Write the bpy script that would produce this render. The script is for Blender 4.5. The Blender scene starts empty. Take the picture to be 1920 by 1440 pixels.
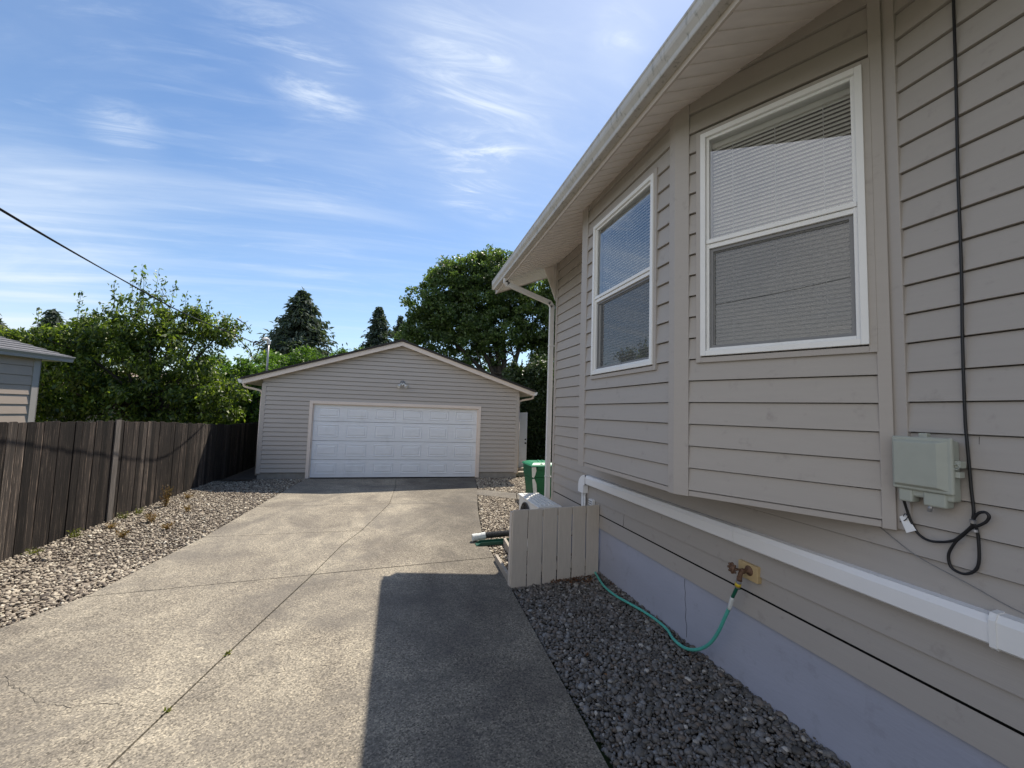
import bpy, math, random
import numpy as np
from mathutils import Vector, Matrix
R = math.radians
random.seed(7); rng = np.random.default_rng(11)
C = bpy.context.scene.collection
sc = bpy.context.scene

# ------------------------------------------------------------------ camera
F, PITCH, ROLL, YAW, H = 770.0, R(4.01), R(1.85), R(15.69), 2.02
cam = bpy.data.objects.new('camera', bpy.data.cameras.new('camera')); C.objects.link(cam)
cam.data.sensor_width = 36; cam.data.lens = 36 * F / 1920
cam.data.clip_start = 0.05; cam.data.clip_end = 2000
Mw = Matrix.Rotation(-YAW, 3, 'Z') @ Matrix.Rotation(R(90) + PITCH, 3, 'X') @ Matrix.Rotation(-ROLL * -1, 3, 'Z')
cam.matrix_world = Matrix.Translation((0, 0, H)) @ Mw.to_4x4()
sc.camera = cam

# ------------------------------------------------------------------ world, sun, exposure
SUN = Vector((0.378, 0.485, 1.0)).normalized()
sun_el = math.asin(SUN.z); sun_az = math.atan2(SUN.x, SUN.y)
w = bpy.data.worlds.new('World'); sc.world = w; w.use_nodes = True
nt = w.node_tree; nt.nodes.clear()
def N(nt, t, **k):
    n = nt.nodes.new(t)
    for a, b in k.items():
        if a.startswith('i_'):
            n.inputs[int(a[2:]) if a[2:].isdigit() else a[2:].replace('_', ' ')].default_value = b
        else: setattr(n, a, b)
    return n
def mth(nt, op, a, b=None, clamp=False):
    n = nt.nodes.new('ShaderNodeMath'); n.operation = op; n.use_clamp = clamp
    for i, v in enumerate((a, b)):
        if v is None: continue
        if isinstance(v, (int, float)): n.inputs[i].default_value = v
        else: nt.links.new(v, n.inputs[i])
    return n.outputs[0]
def ramp(nt, fac, stops, interp='LINEAR'):
    n = nt.nodes.new('ShaderNodeValToRGB'); n.color_ramp.interpolation = interp
    e = n.color_ramp.elements
    while len(e) < len(stops): e.new(0.5)
    for q, (p, c) in zip(e, stops):
        q.position = p; q.color = c if len(c) == 4 else (*c, 1)
    if fac is not None: nt.links.new(fac, n.inputs[0])
    return n.outputs[0]
def mix(nt, fac, a, b, mode='MIX'):
    n = nt.nodes.new('ShaderNodeMix'); n.data_type = 'RGBA'; n.blend_type = mode
    for s, v in ((n.inputs[0], fac), (n.inputs[6], a), (n.inputs[7], b)):
        if isinstance(v, (int, float)): s.default_value = v
        elif isinstance(v, tuple): s.default_value = v if len(v) == 4 else (*v, 1)
        else: nt.links.new(v, s)
    return n.outputs[2]
sky = N(nt, 'ShaderNodeTexSky', sky_type='NISHITA', sun_disc=False, sun_elevation=sun_el, sun_rotation=sun_az,
        altitude=50, air_density=1.0, dust_density=0.3, ozone_density=3.0)
geo = N(nt, 'ShaderNodeTexCoord')
sep = N(nt, 'ShaderNodeSeparateXYZ'); nt.links.new(geo.outputs['Generated'], sep.inputs[0])
zz = mth(nt, 'ADD', mth(nt, 'MAXIMUM', sep.outputs[2], 0.0), 0.16)
u = mth(nt, 'DIVIDE', sep.outputs[0], zz); v = mth(nt, 'DIVIDE', sep.outputs[1], zz)
cmb = N(nt, 'ShaderNodeCombineXYZ'); nt.links.new(u, cmb.inputs[0]); nt.links.new(v, cmb.inputs[1])
def cloud(rot, sx, sy, scale, dist, lo, hi, off=0.0, detail=7, rough=0.6):
    mp = N(nt, 'ShaderNodeMapping'); nt.links.new(cmb.outputs[0], mp.inputs[0])
    mp.inputs['Rotation'].default_value = (0, 0, R(rot)); mp.inputs['Scale'].default_value = (sx, sy, 1)
    mp.inputs['Location'].default_value = (off, off * .7, 0)
    n = N(nt, 'ShaderNodeTexNoise'); nt.links.new(mp.outputs[0], n.inputs['Vector'])
    n.inputs['Scale'].default_value = scale; n.inputs['Detail'].default_value = detail
    n.inputs['Roughness'].default_value = rough; n.inputs['Distortion'].default_value = dist
    return ramp(nt, n.outputs[0], [(lo, (0, 0, 0)), (hi, (1, 1, 1))], 'EASE')
def patch(dx, dy, dz, rad, soft=1.0):          # 1 near a sky direction, fading to 0
    d = Vector((dx, dy, dz)).normalized()
    n = N(nt, 'ShaderNodeVectorMath', operation='DISTANCE'); nt.links.new(geo.outputs['Generated'], n.inputs[0]); n.inputs[1].default_value = d
    m = N(nt, 'ShaderNodeMapRange', interpolation_type='SMOOTHSTEP'); nt.links.new(n.outputs['Value'], m.inputs[0])
    m.inputs[1].default_value = rad; m.inputs[2].default_value = rad * (1 - soft); m.inputs[3].default_value = 0; m.inputs[4].default_value = 1
    return m.outputs[0]
veil = cloud(35, 0.55, 1.6, 1.1, 1.0, 0.38, 0.80)
wisp = cloud(20, 0.8, 3.2, 2.3, 2.4, 0.46, 0.78, 3.1)
fine = cloud(-35, 0.8, 2.6, 3.6, 1.1, 0.42, 0.78, 7.7, 10, 0.64)
streak = cloud(6, .35, 3.0, 1.5, .5, .44, .70, 5.2, 7, .55)
m1 = mth(nt, 'MULTIPLY', veil, 0.13)
m2 = mth(nt, 'MULTIPLY', mth(nt, 'MULTIPLY', wisp, mth(nt, 'ADD', fine, 0.35)), 0.16)
# a few brighter wisps at fixed sky directions
pw = None
for (dx, dy, dz, rad, s) in [(-.21, 1, .76, 0.11, 1.0), (-.564, 1, .543, 0.07, 0.75), (.14, 1, .80, 0.26, 0.6), (.577, 1, 1.08, .08, .9), (.19, 1, .59, 0.12, 0.8),
                             (-.35, 1, .95, .15, .5)]:
    q = mth(nt, 'MULTIPLY', mth(nt, 'MULTIPLY', patch(dx, dy, dz, rad), mth(nt, 'ADD', fine, 0.12)), s)
    pw = q if pw is None else mth(nt, 'ADD', pw, q)
pw = mth(nt, 'ADD', pw, mth(nt, 'MULTIPLY', mth(nt, 'MULTIPLY', patch(-.92, 1, .17, .36), mth(nt, 'ADD', veil, .35)), .75))
for (dx, dy, dz, rad, sm) in [(-.20, 1, .40, .32, .36), (-.62, 1, .34, .26, .42)]:
    pw = mth(nt, 'ADD', pw, mth(nt, 'MULTIPLY', mth(nt, 'MULTIPLY', patch(dx, dy, dz, rad), mth(nt, 'ADD', streak, .15)), sm))
pw = mth(nt, 'ADD', pw, mth(nt, 'MULTIPLY', mth(nt, 'MULTIPLY', patch(.28, 1, .82, .50), mth(nt, 'ADD', veil, .55)), .32))
low = N(nt, 'ShaderNodeMapRange', interpolation_type='SMOOTHSTEP'); nt.links.new(sep.outputs[2], low.inputs[0])
low.inputs[1].default_value = 0.40; low.inputs[2].default_value = 0.02; low.inputs[3].default_value = 0; low.inputs[4].default_value = 0.18
near_sun = mth(nt, 'MULTIPLY', patch(SUN.x, SUN.y, SUN.z, 0.85), 0.10)
f = mth(nt, 'ADD', mth(nt, 'ADD', mth(nt, 'ADD', m1, m2), mth(nt, 'ADD', pw, low.outputs[0])), near_sun)
f = mth(nt, 'MINIMUM', f, 0.93)
hs = N(nt, 'ShaderNodeHueSaturation'); nt.links.new(sky.outputs[0], hs.inputs['Color'])
hs.inputs['Saturation'].default_value = 1.08; hs.inputs['Value'].default_value = 1.0
skyc = mix(nt, f, hs.outputs[0], (5.3, 5.9, 6.7))
# broad white cloud bank added out of view behind left of camera, brightens walls
fill_bank_n = cloud(10, 1, 1, 1.4, .8, 0.30, 0.62, 12.0, 6, .55)
bank = mth(nt, 'MULTIPLY', patch(-.95, -.66, .20, 1.08), mth(nt, 'ADD', mth(nt, 'MULTIPLY', fill_bank_n, .2), .75))
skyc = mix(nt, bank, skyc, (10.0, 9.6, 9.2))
bg = N(nt, 'ShaderNodeBackground'); bg.inputs[1].default_value = 0.118
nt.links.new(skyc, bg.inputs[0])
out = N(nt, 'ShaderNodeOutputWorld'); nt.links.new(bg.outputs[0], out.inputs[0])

sl = bpy.data.lights.new('sun', 'SUN'); sl.energy = 4.7; sl.angle = R(0.53); sl.color = (1.0, 0.92, 0.80)
so = bpy.data.objects.new('sun', sl); C.objects.link(so); so.location = (10, 12, 30)
so.rotation_euler = (-SUN).to_track_quat('-Z', 'Y').to_euler()
sc.view_settings.view_transform = 'Standard'; sc.view_settings.look = 'None'
sc.view_settings.exposure = 0.5; sc.view_settings.gamma = 1.0
sc.cycles.max_bounces = 8; sc.cycles.diffuse_bounces = 4; sc.cycles.transparent_max_bounces = 16
sc.cycles.use_denoising = True; sc.cycles.sample_clamp_indirect = 8

# ------------------------------------------------------------------ materials
MATS = {}
def mat(name, col, rough=0.6, var=0.0, vscale=3.0, bump=0.0, bscale=60.0, stretch=(1, 1, 1), spec=0.4, metal=0.0,
        island=None, trans=0.0, dark=None, dscale=1.5, dlo=0.5, dhi=0.7, damt=0.6, dstretch=(1, 1, 1), bdist=0.002):
    if name in MATS: return MATS[name]
    m = bpy.data.materials.new(name); m.use_nodes = True; t = m.node_tree; b = t.nodes['Principled BSDF']
    b.inputs['Roughness'].default_value = rough; b.inputs['Specular IOR Level'].default_value = spec; b.inputs['Metallic'].default_value = metal
    tc = N(t, 'ShaderNodeTexCoord')
    def noise(scale, st=(1, 1, 1), detail=5, rough=.55, dist=0):
        mp = N(t, 'ShaderNodeMapping'); t.links.new(tc.outputs['Object'], mp.inputs[0]); mp.inputs['Scale'].default_value = st
        n = N(t, 'ShaderNodeTexNoise'); t.links.new(mp.outputs[0], n.inputs['Vector']); n.inputs['Scale'].default_value = scale
        n.inputs['Detail'].default_value = detail; n.inputs['Roughness'].default_value = rough; n.inputs['Distortion'].default_value = dist
        return n.outputs[0]
    c = tuple(col) + (1,)
    cur = c
    if island:
        g = N(t, 'ShaderNodeNewGeometry')
        cur = ramp(t, g.outputs['Random Per Island'], island)
    if var:
        k = ramp(t, noise(vscale, stretch), [(.25, (1 - var,) * 3), (.75, (1 + var,) * 3)])
        cur = mix(t, 1.0, cur, k, 'MULTIPLY')
    if dark:
        k = ramp(t, noise(dscale, dstretch, 7, .65), [(dlo, (0, 0, 0)), (dhi, (damt,) * 3)])
        cur = mix(t, k, cur, tuple(dark) + (1,))
    if isinstance(cur, tuple): b.inputs['Base Color'].default_value = cur
    else: t.links.new(cur, b.inputs['Base Color'])
    if bump:
        bp = N(t, 'ShaderNodeBump'); bp.inputs['Strength'].default_value = bump; bp.inputs['Distance'].default_value = bdist
        t.links.new(noise(bscale, stretch), bp.inputs['Height']); t.links.new(bp.outputs[0], b.inputs['Normal'])
    if trans:
        tr = N(t, 'ShaderNodeBsdfTranslucent'); ms = N(t, 'ShaderNodeMixShader'); ms.inputs[0].default_value = trans
        if isinstance(cur, tuple): tr.inputs[0].default_value = cur
        else:
            t.links.new(mix(t, 1.0, cur, (1.5, 1.7, .7), 'MULTIPLY'), tr.inputs[0])
        t.links.new(b.outputs[0], ms.inputs[1]); t.links.new(tr.outputs[0], ms.inputs[2])
        t.links.new(ms.outputs[0], t.nodes['Material Output'].inputs[0])
    MATS[name] = m; return m
def taupe(name, col, **k):
    a = dict(rough=.55, var=.022, vscale=1.6, bump=.16, bscale=9, stretch=(6, 1.2, 22), bdist=.004, dark=(col[0] * .5, col[1] * .48, col[2] * .46), dscale=9, dlo=.60, dhi=.78, damt=.5)
    a.update(k); return mat(name, col, **a)
M_SID = taupe('painted taupe siding', (.385, .355, .325))
M_TRIM = taupe('painted taupe trim', (.405, .372, .342))
M_GSID = mat('vinyl taupe siding', (.47, .43, .39), rough=.5, var=.04, vscale=1.5, bump=.15, bscale=20, stretch=(1, 1, 14), dark=(.3, .26, .23), dscale=2, dlo=.6, dhi=.85, damt=.3)
M_GTRIM = mat('pale taupe fascia', (.78, .68, .60), rough=.5, var=.04, vscale=3)
M_SOFF = mat('taupe soffit boards', (.80, .745, .70), rough=.6, var=.07, vscale=4, stretch=(1, 4, 1))
M_FASC = mat('light taupe fascia', (.55, .49, .44), rough=.55, var=.06, vscale=5)
M_GUT = mat('weathered gutter', (.50, .48, .45), rough=.5, var=.08, vscale=6, dark=(.13, .135, .11), dscale=34, dlo=.54, dhi=.70, damt=.7, dstretch=(1, 1, .16))
M_FOUND = mat('lavender painted concrete', (.37, .385, .46), rough=.75, var=.08, vscale=2.0, bump=.5, bscale=30, bdist=.004, stretch=(1, .5, 1.6), dark=(.20, .195, .22), dscale=6, dlo=.56, dhi=.80, damt=.55)
M_WHITE = mat('white vinyl', (.78, .78, .77), rough=.35, var=.03, vscale=6)
M_DOWN = mat('white downspout paint', (.66, .65, .64), rough=.4, var=.05, vscale=4, dark=(.35, .32, .28), dscale=8, dlo=.62, dhi=.8, damt=.5)
M_CONDUIT = mat('white duct plastic', (.80, .80, .80), rough=.4, var=.03, vscale=3, dark=(.4, .39, .36), dscale=9, dlo=.66, dhi=.8, damt=.4)
M_GDOOR = mat('white garage door', (.80, .82, .85), rough=.45, var=.04, vscale=2.5, dark=(.42, .41, .40), dscale=1.6, dlo=.55, dhi=.85, damt=.4, bump=.1, bscale=50, stretch=(1, 1, 8))
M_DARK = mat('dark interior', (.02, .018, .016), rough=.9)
M_FELT = mat('dark felt', (.012, .011, .010), rough=.9)
M_PLY = mat('brown plywood panel', (.30, .235, .165), rough=.75, var=.1, vscale=3)
M_BLIND = mat('cream blind slats', (.92, .895, .84), rough=.5)
M_SHIN = mat('dark shingles', (.045, .040, .038), rough=.9, var=.5, vscale=25, bump=.6, bscale=80, bdist=.01)
M_SHIN2 = mat('grey shingles', (.15, .15, .16), rough=.85, var=.25, vscale=12, bump=.5, bscale=60, bdist=.01)
M_SHIN3 = mat('faded brown shingles', (.36, .27, .23), rough=.9, var=.2, vscale=8)
M_BLACK = mat('black rubber', (.012, .012, .014), rough=.45)
M_GREY = mat('grey steel', (.33, .33, .34), rough=.4, metal=.6, var=.1)
M_SCRF = mat('grey screen frame', (.20, .20, .205), rough=.45)
M_BOX = mat('grey green plastic', (.37, .39, .34), rough=.55, var=.06, vscale=12, dark=(.16, .165, .14), dscale=25, dlo=.66, dhi=.75, damt=.5)
M_CONCB = mat('foundation concrete', (.30, .28, .25), rough=.9, var=.2, vscale=5, bump=.4, bscale=30)
M_LUM = mat('greyed lumber', (.34, .30, .25), rough=.85, var=.2, vscale=6, stretch=(1, 6, 6))
M_SCREEN = mat('taupe painted board', (.58, .515, .44), rough=.65, var=.06, vscale=6, stretch=(8, 8, 1), bump=.4, bscale=14, bdist=.003, dark=(.18, .155, .13), dscale=14, dlo=.66, dhi=.76, damt=.6, dstretch=(3, 3, .6))
M_HOSE = mat('teal garden hose', (.09, .42, .34), rough=.4, var=.08, vscale=20)
M_HOSED = mat('dark green hose end', (.012, .10, .06), rough=.4)
M_BRASS = mat('rusty brass', (.17, .10, .065), rough=.7, metal=.4, var=.35, vscale=60, bump=.5, bscale=120)
M_BLOCK = mat('tan mounting block', (.50, .37, .19), rough=.6, var=.06, vscale=30)
M_YEL = mat('yellow coupling', (.62, .45, .03), rough=.5)
M_BIN = mat('green bin plastic', (.006, .105, .042), rough=.5, var=.1, vscale=4)
M_BINL = mat('light green lid', (.02, .21, .105), rough=.4, var=.08, vscale=5)
M_SCUFF = mat('white scuffed paint', (.62, .64, .62), rough=.8, var=.15, vscale=15)
M_ACB = mat('white appliance paint', (.72, .71, .67), rough=.4, var=.03, vscale=4)
M_ACG = mat('dark grille', (.07, .07, .07), rough=.5)
M_PIPE = mat('black corrugated pipe', (.03, .03, .03), rough=.5)
M_GRN = mat('dark green plastic', (.012, .07, .05), rough=.4)
M_BARK = mat('tree bark', (.055, .045, .036), rough=.95, var=.4, vscale=8, stretch=(2, 2, .5), bump=.8, bscale=20, bdist=.02)
M_DIRT = mat('dark soil', (.045, .037, .030), rough=1, var=.4, vscale=14)
M_DIRTL = mat('pale soil', (.09, .072, .058), rough=1, var=.4, vscale=14)
M_GRASS = mat('lawn ground', (.06, .085, .03), rough=1, var=.4, vscale=3)
def leafm(name, a, b, c, tr=.38, rough=.45):
    return mat(name, a, rough=rough, island=[(0, a), (.55, b), (1, c)], trans=tr, spec=.5, var=.25, vscale=.9)
M_LF1 = leafm('fruit tree leaves', (.035, .060, .016), (.085, .125, .026), (.24, .29, .05), .42)
M_LF2 = leafm('shade tree leaves', (.055, .085, .035), (.095, .140, .050), (.16, .22, .065), .40)
M_LF3 = leafm('shrub leaves', (.045, .090, .018), (.085, .155, .03), (.15, .24, .045), .4)
M_LF4 = leafm('conifer needles', (.040, .058, .045), (.075, .10, .075), (.12, .15, .11), .2, .8)
M_LF5 = leafm('olive leaves', (.07, .085, .02), (.11, .13, .03), (.16, .18, .045), .35)
M_HEDGE = leafm('hedge leaves', (.03, .05, .02), (.045, .07, .025), (.08, .12, .04), .25)
M_WEED = leafm('dry weed stems', (.12, .10, .02), (.25, .14, .05), (.34, .20, .06), .3)
M_DLEAF = leafm('dead leaves', (.09, .04, .02), (.14, .06, .03), (.19, .11, .05), .15)

# fence wood: each plank its own tone, vertical grain, knots
def fence_mat():
    m = bpy.data.materials.new('weathered cedar'); m.use_nodes = True; t = m.node_tree; b = t.nodes['Principled BSDF']
    b.inputs['Roughness'].default_value = .85; b.inputs['Specular IOR Level'].default_value = .25
    tc = N(t, 'ShaderNodeTexCoord'); g = N(t, 'ShaderNodeNewGeometry')
    base = ramp(t, g.outputs['Random Per Island'], [(0, (.011, .009, .0075)), (.4, (.020, .0160, .0135)), (.75, (.031, .025, .021)), (.92, (.047, .038, .032)), (1, (.08, .067, .057))])
    mp = N(t, 'ShaderNodeMapping'); t.links.new(tc.outputs['Object'], mp.inputs[0]); mp.inputs['Scale'].default_value = (62, 62, 1.2)
    off = N(t, 'ShaderNodeVectorMath', operation='ADD'); t.links.new(mp.outputs[0], off.inputs[0])
    cx = N(t, 'ShaderNodeCombineXYZ'); t.links.new(mth(t, 'MULTIPLY', g.outputs['Random Per Island'], 40), cx.inputs[2]); t.links.new(cx.outputs[0], off.inputs[1])
    n = N(t, 'ShaderNodeTexNoise'); t.links.new(off.outputs[0], n.inputs['Vector']); n.inputs['Scale'].default_value = 1.6; n.inputs['Detail'].default_value = 8; n.inputs['Roughness'].default_value = .7
    n.inputs['Distortion'].default_value = .5
    k = ramp(t, n.outputs[0], [(.3, (.4, .4, .4)), (.5, (.9, .9, .9)), (.58, (1.5, 1.45, 1.4)), (.63, (5.5, 5.2, 4.8)), (.71, (13, 12.3, 11.4))])
    c = mix(t, 1, base, k, 'MULTIPLY')
    vo = N(t, 'ShaderNodeTexVoronoi'); mp2 = N(t, 'ShaderNodeMapping'); t.links.new(tc.outputs['Object'], mp2.inputs[0]); mp2.inputs['Scale'].default_value = (7, 7, 2.6)
    t.links.new(mp2.outputs[0], vo.inputs['Vector']); vo.inputs['Scale'].default_value = 1
    kn = ramp(t, vo.outputs['Distance'], [(.05, (1, 1, 1)), (.085, (0, 0, 0))])
    c = mix(t, mth(t, 'MULTIPLY', kn, .85), c, (.014, .010, .008))
    t.links.new(c, b.inputs['Base Color'])
    bp = N(t, 'ShaderNodeBump'); bp.inputs['Strength'].default_value = .8; bp.inputs['Distance'].default_value = .006
    t.links.new(n.outputs[0], bp.inputs['Height']); t.links.new(bp.outputs[0], b.inputs['Normal'])
    return m
M_FENCE = fence_mat()
def concrete_mat(name, c0, c1, stain):
    m = bpy.data.materials.new(name); m.use_nodes = True; t = m.node_tree; b = t.nodes['Principled BSDF']
    b.inputs['Roughness'].default_value = .9; b.inputs['Specular IOR Level'].default_value = .25
    tc = N(t, 'ShaderNodeTexCoord')
    def nz(s, d=5, r=.6, di=0, st=(1, 1, 1), loc=(0, 0, 0)):
        mp = N(t, 'ShaderNodeMapping'); t.links.new(tc.outputs['Object'], mp.inputs[0]); mp.inputs['Scale'].default_value = st; mp.inputs['Location'].default_value = loc
        n = N(t, 'ShaderNodeTexNoise'); t.links.new(mp.outputs[0], n.inputs['Vector'])
        n.inputs['Scale'].default_value = s; n.inputs['Detail'].default_value = d; n.inputs['Roughness'].default_value = r; n.inputs['Distortion'].default_value = di
        return n.outputs[0]
    vo = N(t, 'ShaderNodeTexVoronoi'); t.links.new(tc.outputs['Object'], vo.inputs['Vector']); vo.inputs['Scale'].default_value = 100
    sepc = N(t, 'ShaderNodeSeparateColor'); t.links.new(vo.outputs['Color'], sepc.inputs[0])
    agg = ramp(t, sepc.outputs[0], [(0, (.42,) * 3), (.3, (.80,) * 3), (.7, (1.04,) * 3), (1, (1.55, 1.52, 1.45))])
    base = mix(t, ramp(t, nz(1.1, 8, .68, .6, (1, .8, 1)), [(.36, (0, 0, 0)), (.64, (1, 1, 1))]), c0, c1)
    base = mix(t, 1, base, agg, 'MULTIPLY')
    fn = ramp(t, nz(60, 3), [(.3, (.72,) * 3), (.7, (1.25,) * 3)]); base = mix(t, 1, base, fn, 'MULTIPLY')
    st = ramp(t, nz(.55, 9, .72, 1.4, (1, 1, 1), (3, 1, 0)), [(.45, (0, 0, 0)), (.64, (.60,) * 3)]); base = mix(t, st, base, stain)
    st2 = ramp(t, nz(2.3, 9, .75, 1.0, (1, 1, 1), (9, 4, 0)), [(.54, (0, 0, 0)), (.72, (.55,) * 3)]); base = mix(t, st2, base, stain)
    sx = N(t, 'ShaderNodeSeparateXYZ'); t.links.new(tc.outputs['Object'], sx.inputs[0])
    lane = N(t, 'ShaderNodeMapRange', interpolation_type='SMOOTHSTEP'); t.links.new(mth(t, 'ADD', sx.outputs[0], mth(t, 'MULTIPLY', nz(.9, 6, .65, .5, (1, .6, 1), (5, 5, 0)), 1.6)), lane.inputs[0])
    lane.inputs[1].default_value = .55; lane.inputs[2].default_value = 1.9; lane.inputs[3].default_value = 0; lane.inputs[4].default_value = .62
    base = mix(t, lane.outputs[0], base, mix(t, 1, base, (.42, .42, .44), 'MULTIPLY'))      # mossy dirt beside the house, with its shade deepened in the colour
    t.links.new(base, b.inputs['Base Color'])
    bp = N(t, 'ShaderNodeBump'); bp.inputs['Strength'].default_value = .55; bp.inputs['Distance'].default_value = .004
    hh = mth(t, 'ADD', mth(t, 'MULTIPLY', sepc.outputs[1], .7), nz(60, 4))
    t.links.new(hh, bp.inputs['Height']); t.links.new(bp.outputs[0], b.inputs['Normal'])
    return m
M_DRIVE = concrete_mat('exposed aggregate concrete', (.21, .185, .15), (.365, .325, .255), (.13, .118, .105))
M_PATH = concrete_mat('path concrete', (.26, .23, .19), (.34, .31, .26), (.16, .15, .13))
def glass_mat():
    m = bpy.data.materials.new('window glass'); m.use_nodes = True; t = m.node_tree; t.nodes.remove(t.nodes['Principled BSDF'])
    fr = N(t, 'ShaderNodeFresnel'); fr.inputs[0].default_value = 2.6
    gl = N(t, 'ShaderNodeBsdfGlossy'); gl.inputs['Roughness'].default_value = .0; gl.inputs['Color'].default_value = (.96, .98, 1, 1)
    tr = N(t, 'ShaderNodeBsdfTransparent'); tr.inputs[0].default_value = (.99, .995, .99, 1)
    tc = N(t, 'ShaderNodeTexCoord'); n = N(t, 'ShaderNodeTexNoise'); t.links.new(tc.outputs['Object'], n.inputs['Vector']); n.inputs['Scale'].default_value = 1.3; n.inputs['Detail'].default_value = 0
    bp = N(t, 'ShaderNodeBump'); bp.inputs['Strength'].default_value = .10; bp.inputs['Distance'].default_value = .01
    t.links.new(n.outputs[0], bp.inputs['Height']); t.links.new(bp.outputs[0], gl.inputs['Normal'])
    ms = N(t, 'ShaderNodeMixShader'); t.links.new(fr.outputs[0], ms.inputs[0]); t.links.new(tr.outputs[0], ms.inputs[1]); t.links.new(gl.outputs[0], ms.inputs[2])
    t.links.new(ms.outputs[0], t.nodes['Material Output'].inputs[0]); return m
M_GLASS = glass_mat()
def screen_mat():
    m = bpy.data.materials.new('insect screen mesh'); m.use_nodes = True; t = m.node_tree; b = t.nodes['Principled BSDF']
    b.inputs['Base Color'].default_value = (.13, .13, .13, 1); b.inputs['Roughness'].default_value = .7
    tr = N(t, 'ShaderNodeBsdfTransparent'); ms = N(t, 'ShaderNodeMixShader'); ms.inputs[0].default_value = .42
    t.links.new(tr.outputs[0], ms.inputs[1]); t.links.new(b.outputs[0], ms.inputs[2]); t.links.new(ms.outputs[0], t.nodes['Material Output'].inputs[0]); return m
M_MESH = screen_mat()

# ------------------------------------------------------------------ mesh helpers
OFF = {}
class MB:
    def __init__(s): s.v = []; s.f = []
    def quad(s, a, b, c, d):
        i = len(s.v); s.v += [tuple(a), tuple(b), tuple(c), tuple(d)]; s.f.append((i, i + 1, i + 2, i + 3))
    def box(s, x0, x1, y0, y1, z0, z1):
        return s.obox((x0, y0, z0), (x1 - x0, 0, 0), (0, y1 - y0, 0), (0, 0, z1 - z0))
    def obox(s, o, a, b, c):
        o, a, b, c = map(Vector, (o, a, b, c)); i = len(s.v)
        for w_ in (0, 1):
            for q in ((0, 0), (1, 0), (1, 1), (0, 1)): s.v.append(tuple(o + a * q[0] + b * q[1] + c * w_))
        fs = [(0, 3, 2, 1), (4, 5, 6, 7), (0, 1, 5, 4), (1, 2, 6, 5), (2, 3, 7, 6), (3, 0, 4, 7)]
        if a.cross(b).dot(c) < 0: fs = [f_[::-1] for f_ in fs]
        s.f += [tuple(i + k for k in f_) for f_ in fs]; return s
    def prism(s, pts, z0, z1, up=None):
        """pts: plan polygon (x,y) ; vertical extrusion"""
        n = len(pts); i = len(s.v)
        s.v += [(p[0], p[1], z0) for p in pts] + [(p[0], p[1], z1) for p in pts]
        s.f.append(tuple(i + k for k in range(n - 1, -1, -1))); s.f.append(tuple(i + n + k for k in range(n)))
        for k in range(n): s.f.append((i + k, i + (k + 1) % n, i + n + (k + 1) % n, i + n + k))
        return s
    def sweep(s, prof, path_a, path_b, closed=True):
        """prof: list of offsets (vectors) ; swept from a to b"""
        n = len(prof); i = len(s.v)
        s.v += [tuple(Vector(path_a) + Vector(p)) for p in prof] + [tuple(Vector(path_b) + Vector(p)) for p in prof]
        for k in range(n if closed else n - 1): s.f.append((i + k, i + (k + 1) % n, i + n + (k + 1) % n, i + n + k))
        if closed:
            s.f.append(tuple(i + k for k in range(n - 1, -1, -1))); s.f.append(tuple(i + n + k for k in range(n)))
        return s
    def tube(s, pts, r, seg=10, cap=True, rr=None):
        pts = [Vector(p) for p in pts]; n = len(pts); i = len(s.v)
        up = Vector((0.13, 0.07, 1)).normalized(); prev = None
        for k, p in enumerate(pts):
            t = (pts[min(k + 1, n - 1)] - pts[max(k - 1, 0)]).normalized()
            if prev is None:
                a = t.cross(up)
                if a.length < .1: a = t.cross(Vector((1, 0, 0)))
                a.normalize()
            else:
                a = (prev - t * prev.dot(t)); a.normalize()
            prev = a; b = t.cross(a); rad = rr[k] if rr else r
            for q in range(seg):
                an = 2 * math.pi * q / seg; s.v.append(tuple(p + (a * math.cos(an) + b * math.sin(an)) * rad))
        for k in range(n - 1):
            for q in range(seg):
                j = i + k * seg + q; j2 = i + k * seg + (q + 1) % seg
                s.f.append((j, j2, j2 + seg, j + seg))
        if cap:
            s.f.append(tuple(i + q for q in range(seg - 1, -1, -1))); s.f.append(tuple(i + (n - 1) * seg + q for q in range(seg)))
        return s
    def lathe(s, c, axis, prof, seg=24):
        """prof: (distance along axis, radius)"""
        ax = Vector(axis).normalized(); a = ax.cross(Vector((0, 0, 1)))
        if a.length < .1: a = ax.cross(Vector((1, 0, 0)))
        a.normalize(); b = ax.cross(a); i = len(s.v); c = Vector(c)
        for h, r in prof:
            for q in range(seg):
                an = 2 * math.pi * q / seg; s.v.append(tuple(c + ax * h + (a * math.cos(an) + b * math.sin(an)) * r))
        for k in range(len(prof) - 1):
            for q in range(seg):
                j = i + k * seg + q; j2 = i + k * seg + (q + 1) % seg; s.f.append((j, j2, j2 + seg, j + seg))
        s.f.append(tuple(i + q for q in range(seg - 1, -1, -1))); s.f.append(tuple(i + (len(prof) - 1) * seg + q for q in range(seg)))
        return s
def setp(o, label=None, cat=None, group=None, kind=None):
    if label: o['label'] = label
    if cat: o['category'] = cat
    if group: o['group'] = group
    if kind: o['kind'] = kind
    return o
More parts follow.
